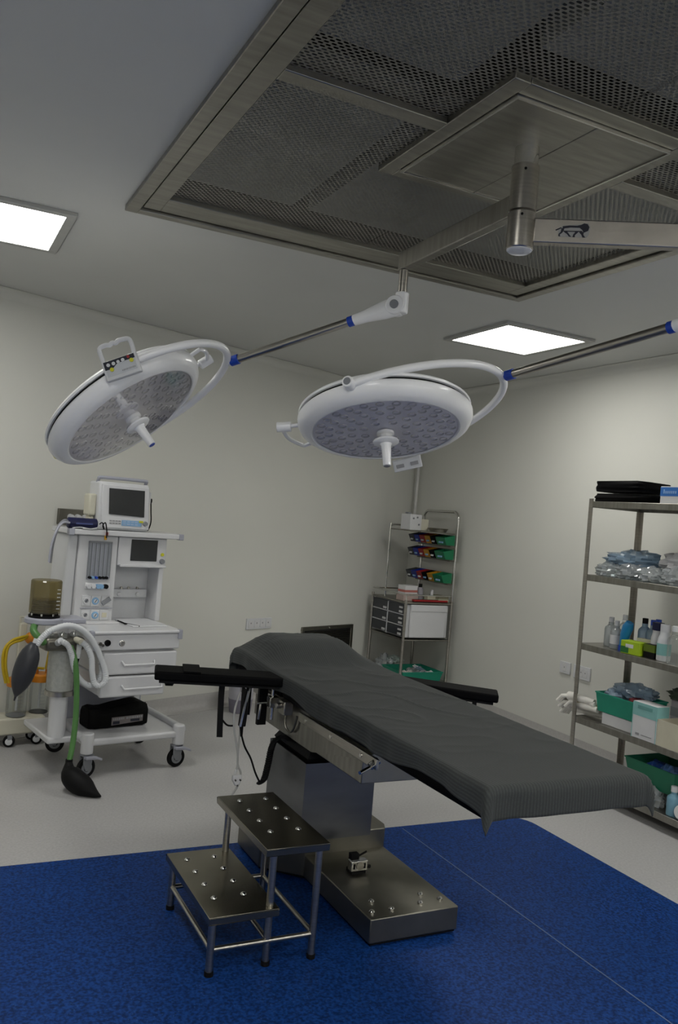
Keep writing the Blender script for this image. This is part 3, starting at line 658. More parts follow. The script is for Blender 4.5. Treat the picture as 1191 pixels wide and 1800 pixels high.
# ------------------------------------------------------------------ anaesthesia machine (local x right, y back, origin at the front left caster)
MR = math.radians(10.5); MO = V((.888, 4.543, 0))
def mw_(x, y, z): return V((MO.x+x*math.cos(MR)-y*math.sin(MR), MO.y+x*math.sin(MR)+y*math.cos(MR), z))
t = thing('anaesthesia_machine', 'white anaesthesia machine on casters against the back wall', 'medical machine', MO, MR)
def am(mb, name, m, par=None, **k): return mb.build(name, m, par or t, **k)
def caster(parent, x, y, brake=True, r=.052, ang=0.3):
    f = MB().prism([(-.03, .125), (.03, .125), (.022, .07), (.01, .04), (-.012, .04), (-.03, .08)], (0, 0, 0), (1,0,0), (0,0,1), .006)
    f2 = MB().prism([(-.03, .125), (.03, .125), (.022, .07), (.01, .04), (-.012, .04), (-.03, .08)], (0, .036, 0), (1,0,0), (0,0,1), .006)
    f.add(f2.v, f2.f).box(-.03, .03, -.006, .036, .118, .128).cyl((0, .015, .125), (0, .015, .15), .012, n=12)
    fk = f.build('caster', grey_p, parent, bevel=.002); fk.location = (x, y-.015, 0); fk.rotation_euler = (0, 0, ang)
    w = MB().lathe([(.0, -.012), (r*.55, -.012), (r*.6, -.008), (r*.8, -.012), (r, -.010), (r, .010), (r*.8, .012), (r*.6, .008), (r*.55, .012), (.0, .012)], (0, .015, r+.001), (0, 1, 0), n=28).build('wheel', black, fk)
    MB().lathe([(r*.35, -.0135), (r*.62, -.0125), (r*.62, -.009), (r*.35, -.0095)], (0, .015, r+.001), (0, 1, 0), n=24, cap=False).build('wheel_disc', grey_p, fk)
    if brake: MB().prism([(-.03, .108), (.04, .10), (.07, .088), (.072, .10), (.03, .118), (-.03, .122)], (0, 0, 0), (1,0,0), (0,0,1), .03).build('brake_pedal', lilac, fk, bevel=.003)
for x, y, b, a in ((0, 0, True, .25), (.52, 0, True, .1), (-.01, .50, False, -.5), (.52, .50, False, .2)): caster(t, x, y, b, ang=a)
for x in (-.005, .525):
    for y in (0, .50): am(MB().cyl((x, y, .128), (x, y, .238), .033, n=24), 'foot_post', white, bevel=.006)
am(MB().box(-.03, .55, -.02, .52, .168, .205), 'base_shelf', white, bevel=.012, seg=3)
for x in (-.025, .545): am(MB().cyl((x, .0, .21), (x, .5, .21), .022, n=16), 'shelf_rail', white)
am(MB().box(.0, .48, .44, .50, .2, .66), 'rear_panel', lilac, bevel=.004)
am(MB().box(.415, .455, .40, .44, .2, .66), 'rear_post', white, bevel=.006)
am(MB().box(-.12, -.06, .18, .26, .2, .66), 'side_post', white, bevel=.006)
# drawers and worktop
am(MB().box(.044, .474, .03, .44, .53, .668), 'drawer_case', white, bevel=.006)
am(MB().box(.044, .412, .04, .44, .42, .529), 'drawer_case', white, bevel=.01)
for z0, z1, x1, hx0, hx1, hz in ((.538, .660, .476, .150, .338, .598), (.417, .530, .413, .158, .394, .468)):
    dr = am(MB().box(.042, x1, .0, .032, z0, z1), 'drawer', white, bevel=.010, seg=3)
    am(MB().tube([(hx0, .0, hz+.012), (hx0+.008, -.026, hz-.004), (hx1-.008, -.026, hz-.002), (hx1, .0, hz+.012)], .0065, n=10), 'handle', white, dr)
am(MB().box(-.035, .483, -.005, .47, .672, .760), 'control_band', white, bevel=.008)
am(MB().box(-.04, .488, -.02, .48, .760, .779), 'worktop', white, bevel=.008, seg=3)
for x in (-.036, .473): am(MB().box(x-.006, x+.017, -.022, .01, .728, .781), 'corner_cap', lilac, bevel=.004)
am(MB().cyl((.01, -.004, .713), (.01, -.034, .716), .009, n=14).cyl((.025, -.004, .706), (.025, -.03, .706), .008, n=14), 'gas_port', chrome)
am(MB().lathe([(.017, 0), (.017, .008), (.012, .010), (.011, .004), (.0, .003)], (.058, -.004, .715), (0, -1, 0), n=24), 'socket', black)
am(MB().lathe([(.0, .012), (.012, .012), (.014, .002), (.020, .0)], (.141, -.004, .710), (0, -1, 0), n=24, cap=False), 'turn_knob', chrome)
am(MB().box(.24, .45, .1, .36, .779, .787), 'writing_board', white_p, bevel=.003)
am(MB().tube([(.225, .28, .79), (.235, .2, .786), (.28, .10, .784)], .004, n=8), 'board_wire', black)
am(MB().box(.02, .21, .22, .29, .779, .790), 'tower_foot', paper, bevel=.003)
# tower
am(MB().box(-.03, .198, .30, .53, .779, 1.27), 'tower', white, bevel=.006)
am(MB().frust(-.10, -.03, .33, .55, .66, -.085, -.03, .31, .55, 1.27), 'side_panel', white_p, bevel=.012, seg=3)
fw = am(MB().box(.026, .158, .293, .302, 1.022, 1.238), 'flowmeter_window', lilac, bevel=.003)
for i, x in enumerate((.036, .060, .084, .108, .132, .150)):
    am(MB().cyl((x, .290, 1.045), (x, .290, 1.228), .0058, n=12), 'flow_tube', glass, fw)
    am(MB().box(x+.008, x+.0105, .2905, .2925, 1.03, 1.235), 'tube_divider', grey_p, fw, smooth=0)
am(MB().box(.026, .16, .288, .293, 1.228, 1.239).box(.026, .029, .288, .293, 1.03, 1.228), 'window_frame', grey_p, fw, smooth=0)
for x, m in ((.040, black), (.058, skyblue), (.078, blue_p), (.100, black), (.120, black), (.138, black)):
    am(MB().cyl((x, .292, 1.034), (x, .272, 1.034), .0075, n=12), 'flow_knob', m, fw)
for x, m in ((.035, white_p), (.062, white), (.088, skyblue), (.108, skyblue), (.135, black)):
    am(MB().cyl((x, .30, .985), (x, .262, .985), .013, n=16), 'control_knob', m, bevel=.002)
am(MB().box(.02, .165, .285, .301, .965, 1.004), 'knob_guard', white_p, bevel=.006)
for x, z, m in ((.036, .902, white_p), (.089, .900, skyblue), (.150, .900, grey_p), (.036, .822, white_p), (.093, .820, skyblue), (.146, .821, creamc)):
    pl = am(MB().box(x-.025, x+.025, .293, .302, z-.030, z+.030), 'gauge_plate', white_p, bevel=.003)
    if m == grey_p: am(MB().obox((x, .289, z), (1, 0, .7), (0, 1, 0), (-.7, 0, 1), .028, .006, .013), 'selector', grey_p, pl, bevel=.003)
    elif m == creamc: am(MB().box(x-.013, x+.013, .29, .293, z-.013, z+.013), 'label_plate', creamc, pl)
    else:
        am(MB().lathe([(.0, .004), (.019, .004), (.021, .0)], (x, .293, z), (0, -1, 0), n=24, cap=False), 'gauge', m, pl)
        am(MB().lathe([(.0, .006), (.011, .006), (.011, .004)], (x, .293, z), (0, -1, 0), n=18, cap=False), 'gauge_dial', grey_p if m == white_p else white_p, pl)
        am(MB().obox((x, .2865, z), (.6, 0, 1), (0, 1, 0), (1, 0, -.6), .010, .0008, .0015), 'needle', ink, pl, smooth=0)
am(MB().box(.005, .19, .292, .30, .858, .862), 'seam_strip', lilac, smooth=0)
# ventilator box with screen, open bay below
vb = am(MB().box(.202, .502, .30, .53, 1.105, 1.27), 'ventilator_box', white, bevel=.006)
am(MB().box(.278, .442, .296, .302, 1.134, 1.258), 'screen', screen_m, vb, bevel=.003)
am(MB().cyl((.476, .30, 1.176), (.476, .294, 1.176), .010, n=14), 'yellow_button', yel_s, vb)
am(MB().lathe([(.0, .018), (.013, .018), (.016, .0)], (.476, .30, 1.136), (0, -1, 0), n=20, cap=False), 'dial', grey_p, vb)
am(MB().box(.215, .502, .285, .30, 1.098, 1.112), 'box_lip', white, bevel=.003)
am(MB().box(.202, .502, .47, .53, .779, 1.105), 'bay_back', white_p)
am(MB().box(.472, .502, .32, .47, .779, 1.105), 'bay_side', white, bevel=.004)
vv = am(MB().box(.212, .452, .42, .47, .905, .955), 'valve_block', white_p, bevel=.004)
for x in (.238, .30, .345, .40): am(MB().cyl((x, .445, .955), (x, .445, .968), .010, .006, n=12), 'valve_cap', steel, vv)
for x in (.278, .392): am(MB().lathe([(.0, .012), (.011, .010), (.014, .0)], (x, .42, .925), (0, -1, 0), n=16, cap=False), 'valve_outlet', white, vv)
# top shelf
am(MB().box(-.10, .585, .26, .56, 1.272, 1.302), 'top_shelf', white, bevel=.005)
for x in (-.085, .575): am(MB().box(x-.018, x+.012, .255, .30, 1.268, 1.304), 'shelf_cap', lilac, bevel=.004)
# bellows assembly on the left arm
am(MB().lathe([(.0, 0), (.090, 0), (.098, .006), (.098, .026), (.090, .032), (.0, .032)], (-.238, .15, .802), n=40), 'bellows_platform', lilac)
am(MB().box(-.238, -.03, .09, .24, .804, .83), 'platform_arm', lilac, bevel=.006)
am(MB().lathe([(.0, 0), (.080, 0), (.080, .012), (.068, .016), (.068, .028), (.0, .028)], (-.238, .15, .834), n=40), 'bellows_ring', black)
for k in range(8):
    q = k*math.pi/4+.3; am(MB().cyl((-.238+.074*math.cos(q), .15+.074*math.sin(q), .846), (-.238+.074*math.cos(q), .15+.074*math.sin(q), .858), .006, n=10), 'ring_screw', chrome)
am(MB().lathe([(.079, .0), (.079, .165), (.074, .172), (.0, .174)], (-.238, .15, .858), n=48, cap=False), 'bellows_canister', smoky)
prof = []
for i in range(7): prof += [(.060, .0+i*.010), (.067, .005+i*.010)]
am(MB().lathe(prof+[(.0, .07)], (-.238, .15, .862), n=36, cap=False), 'bellows', mat('bellows_rubber', (.16, .14, .09), .6))
for i in range(6): am(MB().box(-.205, -.188, .0715, .0735, .885+i*.020, .8885+i*.020), 'scale_mark', white_p, smooth=0)
# absorber and valves
hb = am(MB().box(-.262, -.05, .02, .19, .672, .742), 'valve_head', steel_d, bevel=.02, seg=3)
for x, y in ((-.235, .06), (-.17, .04), (-.10, .06)):
    am(MB().lathe([(.0, 0), (.026, 0), (.026, .014), (.018, .024), (.0, .026)], (x, y, .742), n=24), 'valve_dome', glass, hb)
    am(MB().cyl((x, y, .742), (x, y, .774), .006, n=10), 'valve_stem', chrome, hb)
am(MB().cyl((-.198, .03, .715), (-.198, -.02, .735), .017, n=16), 'hose_port', white_p, hb)
am(MB().cyl((-.10, .03, .73), (-.098, -.05, .73), .017, n=16), 'hose_port', cream, hb)
am(MB().cyl((-.095, -.01, .715), (-.10, -.015, .640), .014, .010, n=16), 'hose_port', white_p, hb)
am(MB().cyl((-.10, -.015, .642), (-.112, -.012, .56), .009, n=12), 'drain_tube', black, hb)
am(MB().lathe([(.0, 0), (.068, 0), (.068, .215), (.0, .215)], (-.135, .12, .452), n=36), 'absorber_canister', mat('soda_lime', (.60, .59, .56), .7, var=.12, scale=60))
am(MB().lathe([(.072, .0), (.072, .225)], (-.135, .12, .447), n=36, cap=False), 'canister_wall', glass)
am(MB().lathe([(.0, 0), (.076, 0), (.076, .026), (.0, .026)], (-.135, .12, .425), n=36), 'canister_band', steel)
am(MB().cyl((-.135, .12, .20), (-.135, .12, .428), .045, n=28), 'canister_support', white)
am(MB().box(-.19, -.02, .08, .5, .172, .205), 'side_shelf', white, bevel=.008)

def wh(pts): return [mw_(*p) for p in pts]
hose_m = mat('white_corrugated_hose', (.62, .64, .66), .45, var=.04)
A = spline([V(p) for p in wh([(-.333, -.06, .724), (-.303, -.065, .769), (-.26, -.07, .803), (-.186, -.075, .822), (-.113, -.075, .80), (-.055, -.07, .746), (-.005, -.065, .667), (.03, -.07, .582), (.035, -.075, .527), (.009, -.07, .502), (-.02, -.065, .518), (-.037, -.065, .579), (-.047, -.065, .653), (-.076, -.06, .711), (-.098, -.05, .729)])], 12)
o = MB().tube(A, .0155, n=12, corr=.06).build('breathing_hose', hose_m, off=mw_(-.1, -.06, .5)); o.location = mw_(-.1, -.06, .5)
tag(o, 'long white corrugated breathing hose arching from the grey bag over the machine', 'hose')
B = spline([V(p) for p in wh([(-.198, -.02, .735), (-.167, -.04, .714), (-.145, -.045, .666), (-.128, -.045, .601), (-.093, -.04, .54), (-.041, -.035, .501), (.005, -.035, .511), (.026, -.035, .56), (.02, -.03, .62)])], 12)
o = MB().tube(B, .0145, n=12, corr=.06).build('breathing_hose', hose_m, off=mw_(-.1, -.03, .5)); o.location = mw_(-.1, -.03, .5)
tag(o, 'short white corrugated breathing hose looping below the valve head', 'hose')
# grey reservoir bag
t = thing('reservoir_bag', 'dark grey rubber reservoir bag hanging left of the machine', 'breathing bag', mw_(-.385, -.05, .46))
o_ = t.location.copy(); A_ = mw_(-.345, -.055, .735); B_ = mw_(-.412, -.05, .468)
cen = [A_+(B_-A_)*k/10 for k in range(11)]
MB().tube([A_+(B_-A_)*k/12 for k in range(13)], [.017, .032, .044, .051, .054, .055, .055, .054, .051, .045, .036, .022, .006], n=18).build('bag', tanleather, t, off=o_, smooth=60)
MB().tube([A_+(V((0, 0, 1)))*-.02, A_+V((.012, 0, .018))], .014, n=14).build('neck', white_p, t, off=o_)
MB().cyl(B_, B_+(B_-A_).normalized()*.02, .006, .004, n=8).build('tail', tanleather, t, off=o_)
# green hose with black bag on the floor
t = thing('green_hose_bag', 'green hose ending in a black rubber bag on the grey floor', 'breathing bag', mw_(-.14, -.12, 0))
o_ = t.location.copy()
MB().tube(spline(wh([(-.139, -.0, .70), (-.127, -.05, .636), (-.112, -.06, .517), (-.108, -.075, .369), (-.12, -.10, .23), (-.14, -.12, .13)]), 12), .0145, n=12, corr=.02).build('hose', green_h, t, off=o_)
g0 = mw_(-.14, -.12, .135); g1 = mw_(-.045, -.335, .012)
cc = spline([g0, mw_(-.143, -.14, .095), mw_(-.13, -.19, .062), mw_(-.10, -.25, .042), mw_(-.07, -.30, .022), g1], 4)
rad = [.016, .019, .023, .03, .04, .047, .052, .055, .056, .056, .055, .053, .05, .045, .038, .031, .025, .019, .013, .008, .004]
mb = MB().tube(cc, rad[:len(cc)], n=18); mb.v = [V((p.x, p.y, max(p.z, .002) if p.z < .06 else p.z)) for p in mb.v]
mb.build('bag', black, t, off=o_, smooth=60)
MB().cyl(g0+V((0, 0, .012)), g0-V((0, 0, .012)), .018, n=14).build('neck', black, t, off=o_)
# green hose stub and corrugated links under the bellows
o = MB().tube(spline(wh([(-.30, .10, .80), (-.315, .06, .775), (-.295, .03, .745), (-.262, .04, .715)]), 8), .018, n=12, corr=.05).build('corrugated_hose', green_h, off=mw_(-.3, .05, .76)); o.location = mw_(-.3, .05, .76)
tag(o, 'short green corrugated hose under the bellows platform', 'hose')

# things on the machine
t = thing('patient_monitor', 'cream white patient monitor with dark screen on top of the machine', 'monitor', mw_(.235, .40, 1.303), MR)
def pm(mb, name, m, par=None, **k): return mb.build(name, m, par or t, **k)
pm(MB().frust(-.152, .152, -.07, .10, .0, -.162, .140, -.065, .09, .275), 'case', white_p, bevel=.012, seg=3)
fr = pm(MB().frust(-.140, .150, -.088, -.062, .012, -.150, .136, -.082, -.06, .262), 'bezel', white, bevel=.008, seg=3)
pm(MB().add([(-.102, -.0905, .092), (.112, -.0905, .085), (.106, -.0855, .240), (-.110, -.0855, .240), (-.102, -.084, .092), (.112, -.084, .085), (.106, -.079, .24), (-.11, -.079, .24)], [(0,1,2,3),(7,6,5,4),(0,4,5,1),(1,5,6,2),(2,6,7,3),(3,7,4,0)]), 'screen', screen_m, fr, smooth=0)
for i in range(4): pm(MB().box(-.095+i*.018, -.082+i*.018, -.0905, -.086, .052, .058), 'key', greyink, fr, smooth=0); pm(MB().box(-.095+i*.018, -.082+i*.018, -.0905, -.086, .038, .044), 'key', greyink, fr, smooth=0)
pm(MB().box(-.022, .098, -.0905, -.086, .030, .062), 'key_strip', skyblue, fr, smooth=0)
for i in range(4):
    for zz in (.036, .05): pm(MB().box(-.015+i*.024, .003+i*.024, -.092, -.090, zz, zz+.007), 'key', mat('key_blue', (.36, .48, .66), .5), fr, smooth=0)
pm(MB().box(.083, .108, -.0915, -.086, .052, .064), 'alarm_key', yel_s, fr, smooth=0)
pm(MB().lathe([(.0, .014), (.012, .014), (.015, .0)], (.122, -.088, .048), (0, -1, 0), n=20, cap=False), 'dial', grey_p, fr)
pm(MB().tube([(-.150, .0, .262), (-.150, -.02, .292), (-.13, -.03, .298), (.115, -.03, .298), (.137, -.02, .288), (.137, .0, .262)], .010, n=10, smooth=3), 'carry_handle', lilac)
pm(MB().obox((.158, .0, .20), (0, 1, 0), (0, 0, 1), (1, 0, 0), .045, .035, .008), 'side_plate', white_p, bevel=.003)
pm(MB().cyl((.165, -.01, .185), (.185, -.012, .185), .014, n=12), 'power_plug', black)
pm(MB().tube([(.182, -.012, .175), (.186, -.014, .12), (.190, -.016, .06), (.175, -.018, .012), (.16, .0, .006)], .004, n=8, smooth=5), 'power_lead', black)
pm(MB().box(-.20, -.155, -.03, .06, .075, .2).box(-.19, -.16, -.02, .05, .0, .075), 'module_rack', cream, bevel=.01)
# blood-pressure cuff lying rolled on the left of the shelf
t = thing('pressure_cuff', 'rolled navy blue blood pressure cuff on the machine top shelf', 'cuff', mw_(-.025, .29, 1.303), MR)
MB().lathe([(.0, -.083), (.022, -.083), (.030, -.078), (.030, .078), (.022, .083), (.0, .083)], (0, 0, .031), (1, 0, 0), n=20).build('roll', navy, t)
MB().box(-.045, .05, -.0315, -.0295, .026, .034).build('print_strip', mat('cuff_print', (.06, .08, .22), .6), t, smooth=0)
MB().tube([(-.08, -.01, .035), (-.11, -.02, .04), (-.15, -.05, .0), (-.172, -.06, -.09), (-.178, -.06, -.19)], .0075, n=10, smooth=6).build('air_hose', grey_p, t)
MB().tube([(-.08, -.03, .03), (-.12, -.04, .03), (-.16, -.07, -.01), (-.186, -.08, -.09), (-.192, -.08, -.185)], .006, n=8, smooth=6).build('air_hose', lilac, t)
o = MB().tube([mw_(*p) for p in ((.06, .255, 1.335), (.075, .25, 1.345), (.085, .245, 1.31), (.075, .24, 1.33), (.09, .24, 1.345), (.10, .235, 1.29), (.098, .232, 1.262))], .0035, n=6, smooth=6).build('sensor_lead', black, off=mw_(.08, .24, 1.3)); o.location = mw_(.08, .24, 1.3)
tag(o, 'thin black sensor lead curled in front of the monitor', 'cable')
t = thing('sensor_clip', 'small red and yellow sensor clips hanging off the shelf edge', 'clip', mw_(.105, .245, 1.262), MR)
MB().box(-.006, .006, -.006, .004, .012, .032).build('red_clip', red_p, t, bevel=.002)
MB().box(-.014, .0, -.007, .003, -.012, .012).build('yellow_clip', gold_p, t, bevel=.002)
o = MB().tube([mw_(*p) for p in ((-.085, .27, 1.306), (-.04, .262, 1.312), (.01, .258, 1.306), (.05, .258, 1.314), (.03, .262, 1.306), (-.03, .258, 1.308))], .003, n=6, smooth=6).build('sensor_lead', white_p, off=mw_(-.02, .26, 1.306)); o.location = mw_(-.02, .26, 1.306)
tag(o, 'white sensor lead lying in front of the navy cuff', 'cable')
# black zip bag on the lower shelf
t = thing('zip_bag', 'black fabric zip bag with a printed label on the lower shelf', 'bag', mw_(.232, .235, .206), MR+.03)
def zb(x0, x1, y0, y1, z1):
    mb = MB(); n = 10; vs = []
    for i in range(n+1):
        x = x0+(x1-x0)*i/n; zz = z1*(1-.16*math.exp(-((i/n-.25)/.2)**2)+.08*math.exp(-((i/n-.8)/.15)**2)); k = .75 if i in (0, n) else 1
        for y, z in ((y0*.92*k, .004), (y0*k, .02), (y0*k, zz*.75), (y0*.7*k, zz), (y1*.7*k, zz), (y1*k, zz*.75), (y1*k, .02), (y1*.92*k, .004)): vs.append((x, y, z*(.9 if k < 1 else 1)))
    return mb.add(vs, [(i*8+k, i*8+(k+1) % 8, (i+1)*8+(k+1) % 8, (i+1)*8+k) for i in range(n) for k in range(8)]+[tuple(range(8)), tuple(range(n*8, n*8+8))])
zb(-.178, .178, -.085, .085, .125).build('bag_body', mat('black_nylon', (.003, .003, .003), .7, var=.2, scale=40, bump=.1, spec=.12), t, bevel=.006)
MB().tube([(-.165, -.045, .118), (-.05, -.06, .104), (.05, -.06, .112), (.165, -.045, .122)], .003, n=6, smooth=4).build('zip', black, t)
lb = MB().prism([(-.052, .018), (.135, .030), (.135, .066), (-.052, .062)], (0, -.0852, 0), (1,0,0), (0,0,1), .0015).build('label', mat('label_cloth', (.17, .15, .15), .7), t)
random.seed(3)
x = -.044
while x < .125:
    w = random.uniform(.005, .011)
    if not (.018 < x < .028): MB().box(x, x+w, -.0882, -.0868, .047+x*.03, .058+x*.03).build('label_mark', greyink, lb, smooth=0)
    x += w+.004
MB().box(-.044, -.005, -.0882, -.0868, .024, .040).build('label_mark', ink, lb, smooth=0); MB().box(.06, .115, -.0882, -.0868, .032, .046).build('label_mark', ink, lb, smooth=0)

# ------------------------------------------------------------------ suction unit at the left edge
SR = math.radians(10); SB = V((.555, 5.139, 0))
t = thing('suction_unit', 'cream suction unit on casters with two clear jars at the left edge', 'suction machine', SB, SR)
def su(mb, name, m, par=None, **k): return mb.build(name, m, par or t, **k)
su(MB().box(-.19, .21, .02, .19, .07, .168), 'base', cream, bevel=.012, seg=3)
for x, y in ((.01, .05), (.17, .06), (-.15, .06), (.17, .16), (-.15, .16)):
    fk = MB().box(-.012, .012, -.018, .018, .045, .07).build('caster', grey_p, t); fk.location = (x, y-.02, 0)
    MB().lathe([(.0, -.014), (.02, -.014), (.033, -.010), (.033, .010), (.02, .014), (.0, .014)], (0, 0, .034), (.35, 1, 0), n=20).build('wheel', black, fk)
    MB().lathe([(.0, -.016), (.018, -.015), (.02, -.0142)], (0, 0, .034), (.35, 1, 0), n=18, cap=False).build('wheel_disc', white_p, fk)
su(MB().box(.055, .10, .155, .19, .165, .70), 'column', cream, bevel=.008)
su(MB().tube([(.06, .17, .69), (.06, .17, .735), (.095, .17, .735), (.095, .17, .69)], .008, n=8), 'push_handle', cream)
for x, y, z0, z1, lab in ((.048, .075, .170, .345, 0), (.196, .13, .165, .355, 1)):
    jr = su(MB().lathe([(.0, .0), (.052, .0), (.057, .006), (.057, z1-z0)], (x, y, z0), n=36, cap=False), 'jar', glass)
    su(MB().lathe([(.0, .002), (.053, .002), (.053, .008), (.0, .008)], (x, y, z0), n=36), 'jar_base', black if lab else grey_p, jr)
    su(MB().cyl((x, y, z0+.03), (x, y, z1), .007, n=10), 'dip_tube', white_p, jr)
    su(MB().lathe([(.0, .0), (.062, .0), (.064, .008), (.064, .038), (.056, .046), (.0, .048)], (x, y, z1), n=36), 'lid', orange, jr)
    for dx in (-.03, .03): su(MB().cyl((x+dx, y-.01, z1+.046), (x+dx, y-.01, z1+.07), .010, n=12), 'lid_port', orange, jr)
    for k in range(6): su(MB().box(x-.012, x+.016, y-.0585, y-.057, z0+.04+k*.020, z0+.0425+k*.020), 'scale_mark', greyink, jr, smooth=0)
su(MB().blob((.10, .07, .625), (.038, .035, .035), 2, .05), 'float_valve', orange)
su(MB().cyl((.10, .07, .60), (.125, .05, .58), .016, n=12), 'valve_port', orange)
for r_ in (0, .016):
    su(MB().tube([(-.035+r_, .03, .375), (-.062+r_, .02, .478), (-.06+r_, .02, .57), (-.02, .02, .622-r_), (.037, .03, .638-r_), (.08, .06, .64)], .0085, n=10, smooth=6), 'suction_tube', yellow)
su(MB().tube([(.13, .08, .58), (.163, .10, .60), (.205, .10, .60), (.222, .10, .56), (.219, .10, .50), (.214, .11, .43)], .0075, n=10, smooth=6), 'suction_tube', yellow)
su(MB().tube([(.20, .10, .435), (.142, .10, .44), (.08, .10, .44), (.02, .08, .42)], .0075, n=10, smooth=6), 'suction_tube', yellow)

# ------------------------------------------------------------------ fittings on the back wall
def on_wall(name, label, cat, x, z): 
    return thing(name, label, cat, wpt(x, z), math.atan(.388))
t = on_wall('wall_socket', 'white wide socket plate on the back wall above the arm board', 'wall socket', 2.425, .60)
MB().box(-.13, .13, -.014, -.001, -.042, .042).build('plate', white_p, t, bevel=.003)
for i in range(4): MB().box(-.115+i*.060, -.065+i*.060, -.018, -.014, -.028, .028).build('socket', paper, t, bevel=.002)
for i in range(4): MB().cyl((-.09+i*.06, -.0185, .006), (-.09+i*.06, -.0175, .006), .006, n=10).build('socket_hole', greyink, t)
t = on_wall('return_air_panel', 'dark steel return air panel low in the back wall behind the table', 'air vent', 3.17, .36)
ow = .318; oh = .19
mb = MB().box(-ow, ow, -.018, -.001, oh-.03, oh).box(-ow, ow, -.018, -.001, -oh, -oh+.03).box(-ow, -ow+.03, -.018, -.001, -oh+.03, oh-.03).box(ow-.03, ow, -.018, -.001, -oh+.03, oh-.03)
mb.build('frame', steel_d, t, bevel=.003)
MB().box(-ow+.03, ow-.03, -.006, -.001, -oh+.03, oh-.03).build('backing', dark, t, smooth=0)
sl = None
for i in range(24):
    zz = -oh+.04+i*.0127
    if sl is None: sl = MB().obox((0, 0, 0), (1,0,0), (0,1,.5), (0,-.5,1), ow-.031, .004, .001).build('slat', mat('dark_steel', (.12, .115, .09), .45, 1.), t, smooth=0); sl.location = (0, -.010, zz)
    else: inst(sl, t, (0, -.010, zz))
MB().lathe([(.0, .014), (.008, .012), (.010, .0)], (0, -.018, oh-.015), (0, -1, 0), n=14, cap=False).build('latch_knob', chrome, t)
t = on_wall('gas_outlet_panel', 'steel gas outlet panel on the back wall behind the machine', 'outlet panel', .87, 1.345)
MB().box(-.11, .11, -.02, -.001, -.05, .05).build('plate', steel_d, t, bevel=.003)
for x, m in ((-.03, white_p), (.02, white_p), (.07, paper)): MB().lathe([(.0, .03), (.016, .028), (.020, .0)], (x, -.02, .0), (0, -1, 0), n=18, cap=False).build('outlet', m, t)
# grey bin by the back wall
t = thing('waste_bin', 'lilac grey bin standing at the back wall below the arm board', 'bin', (2.20, 5.80, 0))
MB().lathe([(.0, .0), (.078, .0), (.09, .10), (.0, .10)], (0, 0, .001), n=32).build('foot', mat('dusky_lilac', (.20, .19, .24), .5), t)
MB().lathe([(.0, .0), (.088, .0), (.094, .14), (.09, .17), (.06, .185), (.0, .187)], (0, 0, .10), n=32).build('body', mat('pale_lilac', (.42, .42, .47), .4), t)
# sockets on the right wall
for y0, y1, z0, z1, lb in ((4.51, 4.615, .515, .598, 'small white switch plate on the right wall left of the rack post'), (4.315, 4.475, .508, .60, 'white double socket plate on the right wall seen through the rack')):
    t = thing('wall_socket', lb, 'wall socket', (RX, (y0+y1)/2, (z0+z1)/2)); hy = (y1-y0)/2; hz = (z1-z0)/2
    MB().box(-.014, -.001, -hy, hy, -hz, hz).build('plate', white_p, t, bevel=.003)
    for k in ((-.5, .0, .5) if hy > .06 else (0,)): MB().box(-.0175, -.014, k*hy-.016, k*hy+.016, -hz*.6, hz*.6).build('socket', paper, t, bevel=.002); MB().cyl((-.018, k*hy, .004), (-.017, k*hy, .004), .005, n=10).build('socket_hole', greyink, t)

# ------------------------------------------------------------------ emergency trolley in the corner
KX0, KX1, KY0, KY1 = 3.625, 4.075, 5.935, 6.50
t = thing('medical_trolley', 'stainless steel medical trolley with drawers and bin rack in the room corner', 'trolley', ((KX0+KX1)/2, (KY0+KY1)/2, 0))
o_ = t.location.copy()
def tr(mb, name, m, par=None, **k): return mb.build(name, m, par or t, off=o_, **k)
for x in (KX0, KX1):
    for y in (KY0, KY1):
        tr(MB().cyl((x, y, .08), (x, y, .845), .0125, n=14), 'post', steel)
        cs = tr(MB().lathe([(.0, -.012), (.035, -.012), (.038, 0), (.035, .012), (.0, .012)], (x, y, .039), (0, 1, 0), n=20), 'caster', black)
        tr(MB().box(x-.012, x+.012, y-.018, y+.018, .05, .085), 'caster_fork', grey_p, cs)
tr(MB().box(KX0-.008, KX1+.008, KY0-.008, KY1+.008, .812, .826), 'top_tray', steel_h, bevel=.003)
tr(MB().box(KX0-.008, KX1+.008, KY0-.008, KY1+.008, .150, .164), 'bottom_tray', steel_h, bevel=.003)
tr(MB().box(KX0-.004, KX1+.004, KY0-.004, KY1+.004, .505, .517), 'middle_tray', steel_h, bevel=.003)
for z in (.885,):
    tr(MB().tube([(KX0, KY0, .845), (KX0, KY0, z), (KX0, KY1, z), (KX1, KY1, z)], .006, n=8), 'guard_rail', chrome)
    tr(MB().tube([(KX1, KY0, .845), (KX1, KY0, z), (KX0, KY0, z)], .006, n=8), 'guard_rail', chrome)
# six black drawers facing the room
case = tr(MB().box(KX0+.012, KX1-.02, KY0+.018, KY1-.01, .53, .805), 'drawer_case', white_p, bevel=.004)
for r in range(3):
    for c in range(2):
        y0 = KY0+.022+c*.268; z0 = .722-r*.092
        d_ = tr(MB().box(KX0+.0, KX0+.014, y0+.006, y0+.260, z0, z0+.080), 'drawer', mat('dark_bin_plastic', (.030, .034, .042), .35), bevel=.004)
        tr(MB().box(KX0-.004, KX0+.001, y0+.02, y0+.075, z0+.008, z0+.026), 'name_slip', paper, d_, smooth=0)
        if c == 0: tr(MB().box(KX0-.004, KX0+.001, y0+.02, y0+.075, z0+.045, z0+.06), 'name_slip', paper, d_, smooth=0)
for z in (.62, .712): tr(MB().box(KX0-.003, KX0+.013, KY0+.02, KY1-.01, z+.083-.08, z+.089-.08), 'drawer_divider', white_p, case, smooth=0)
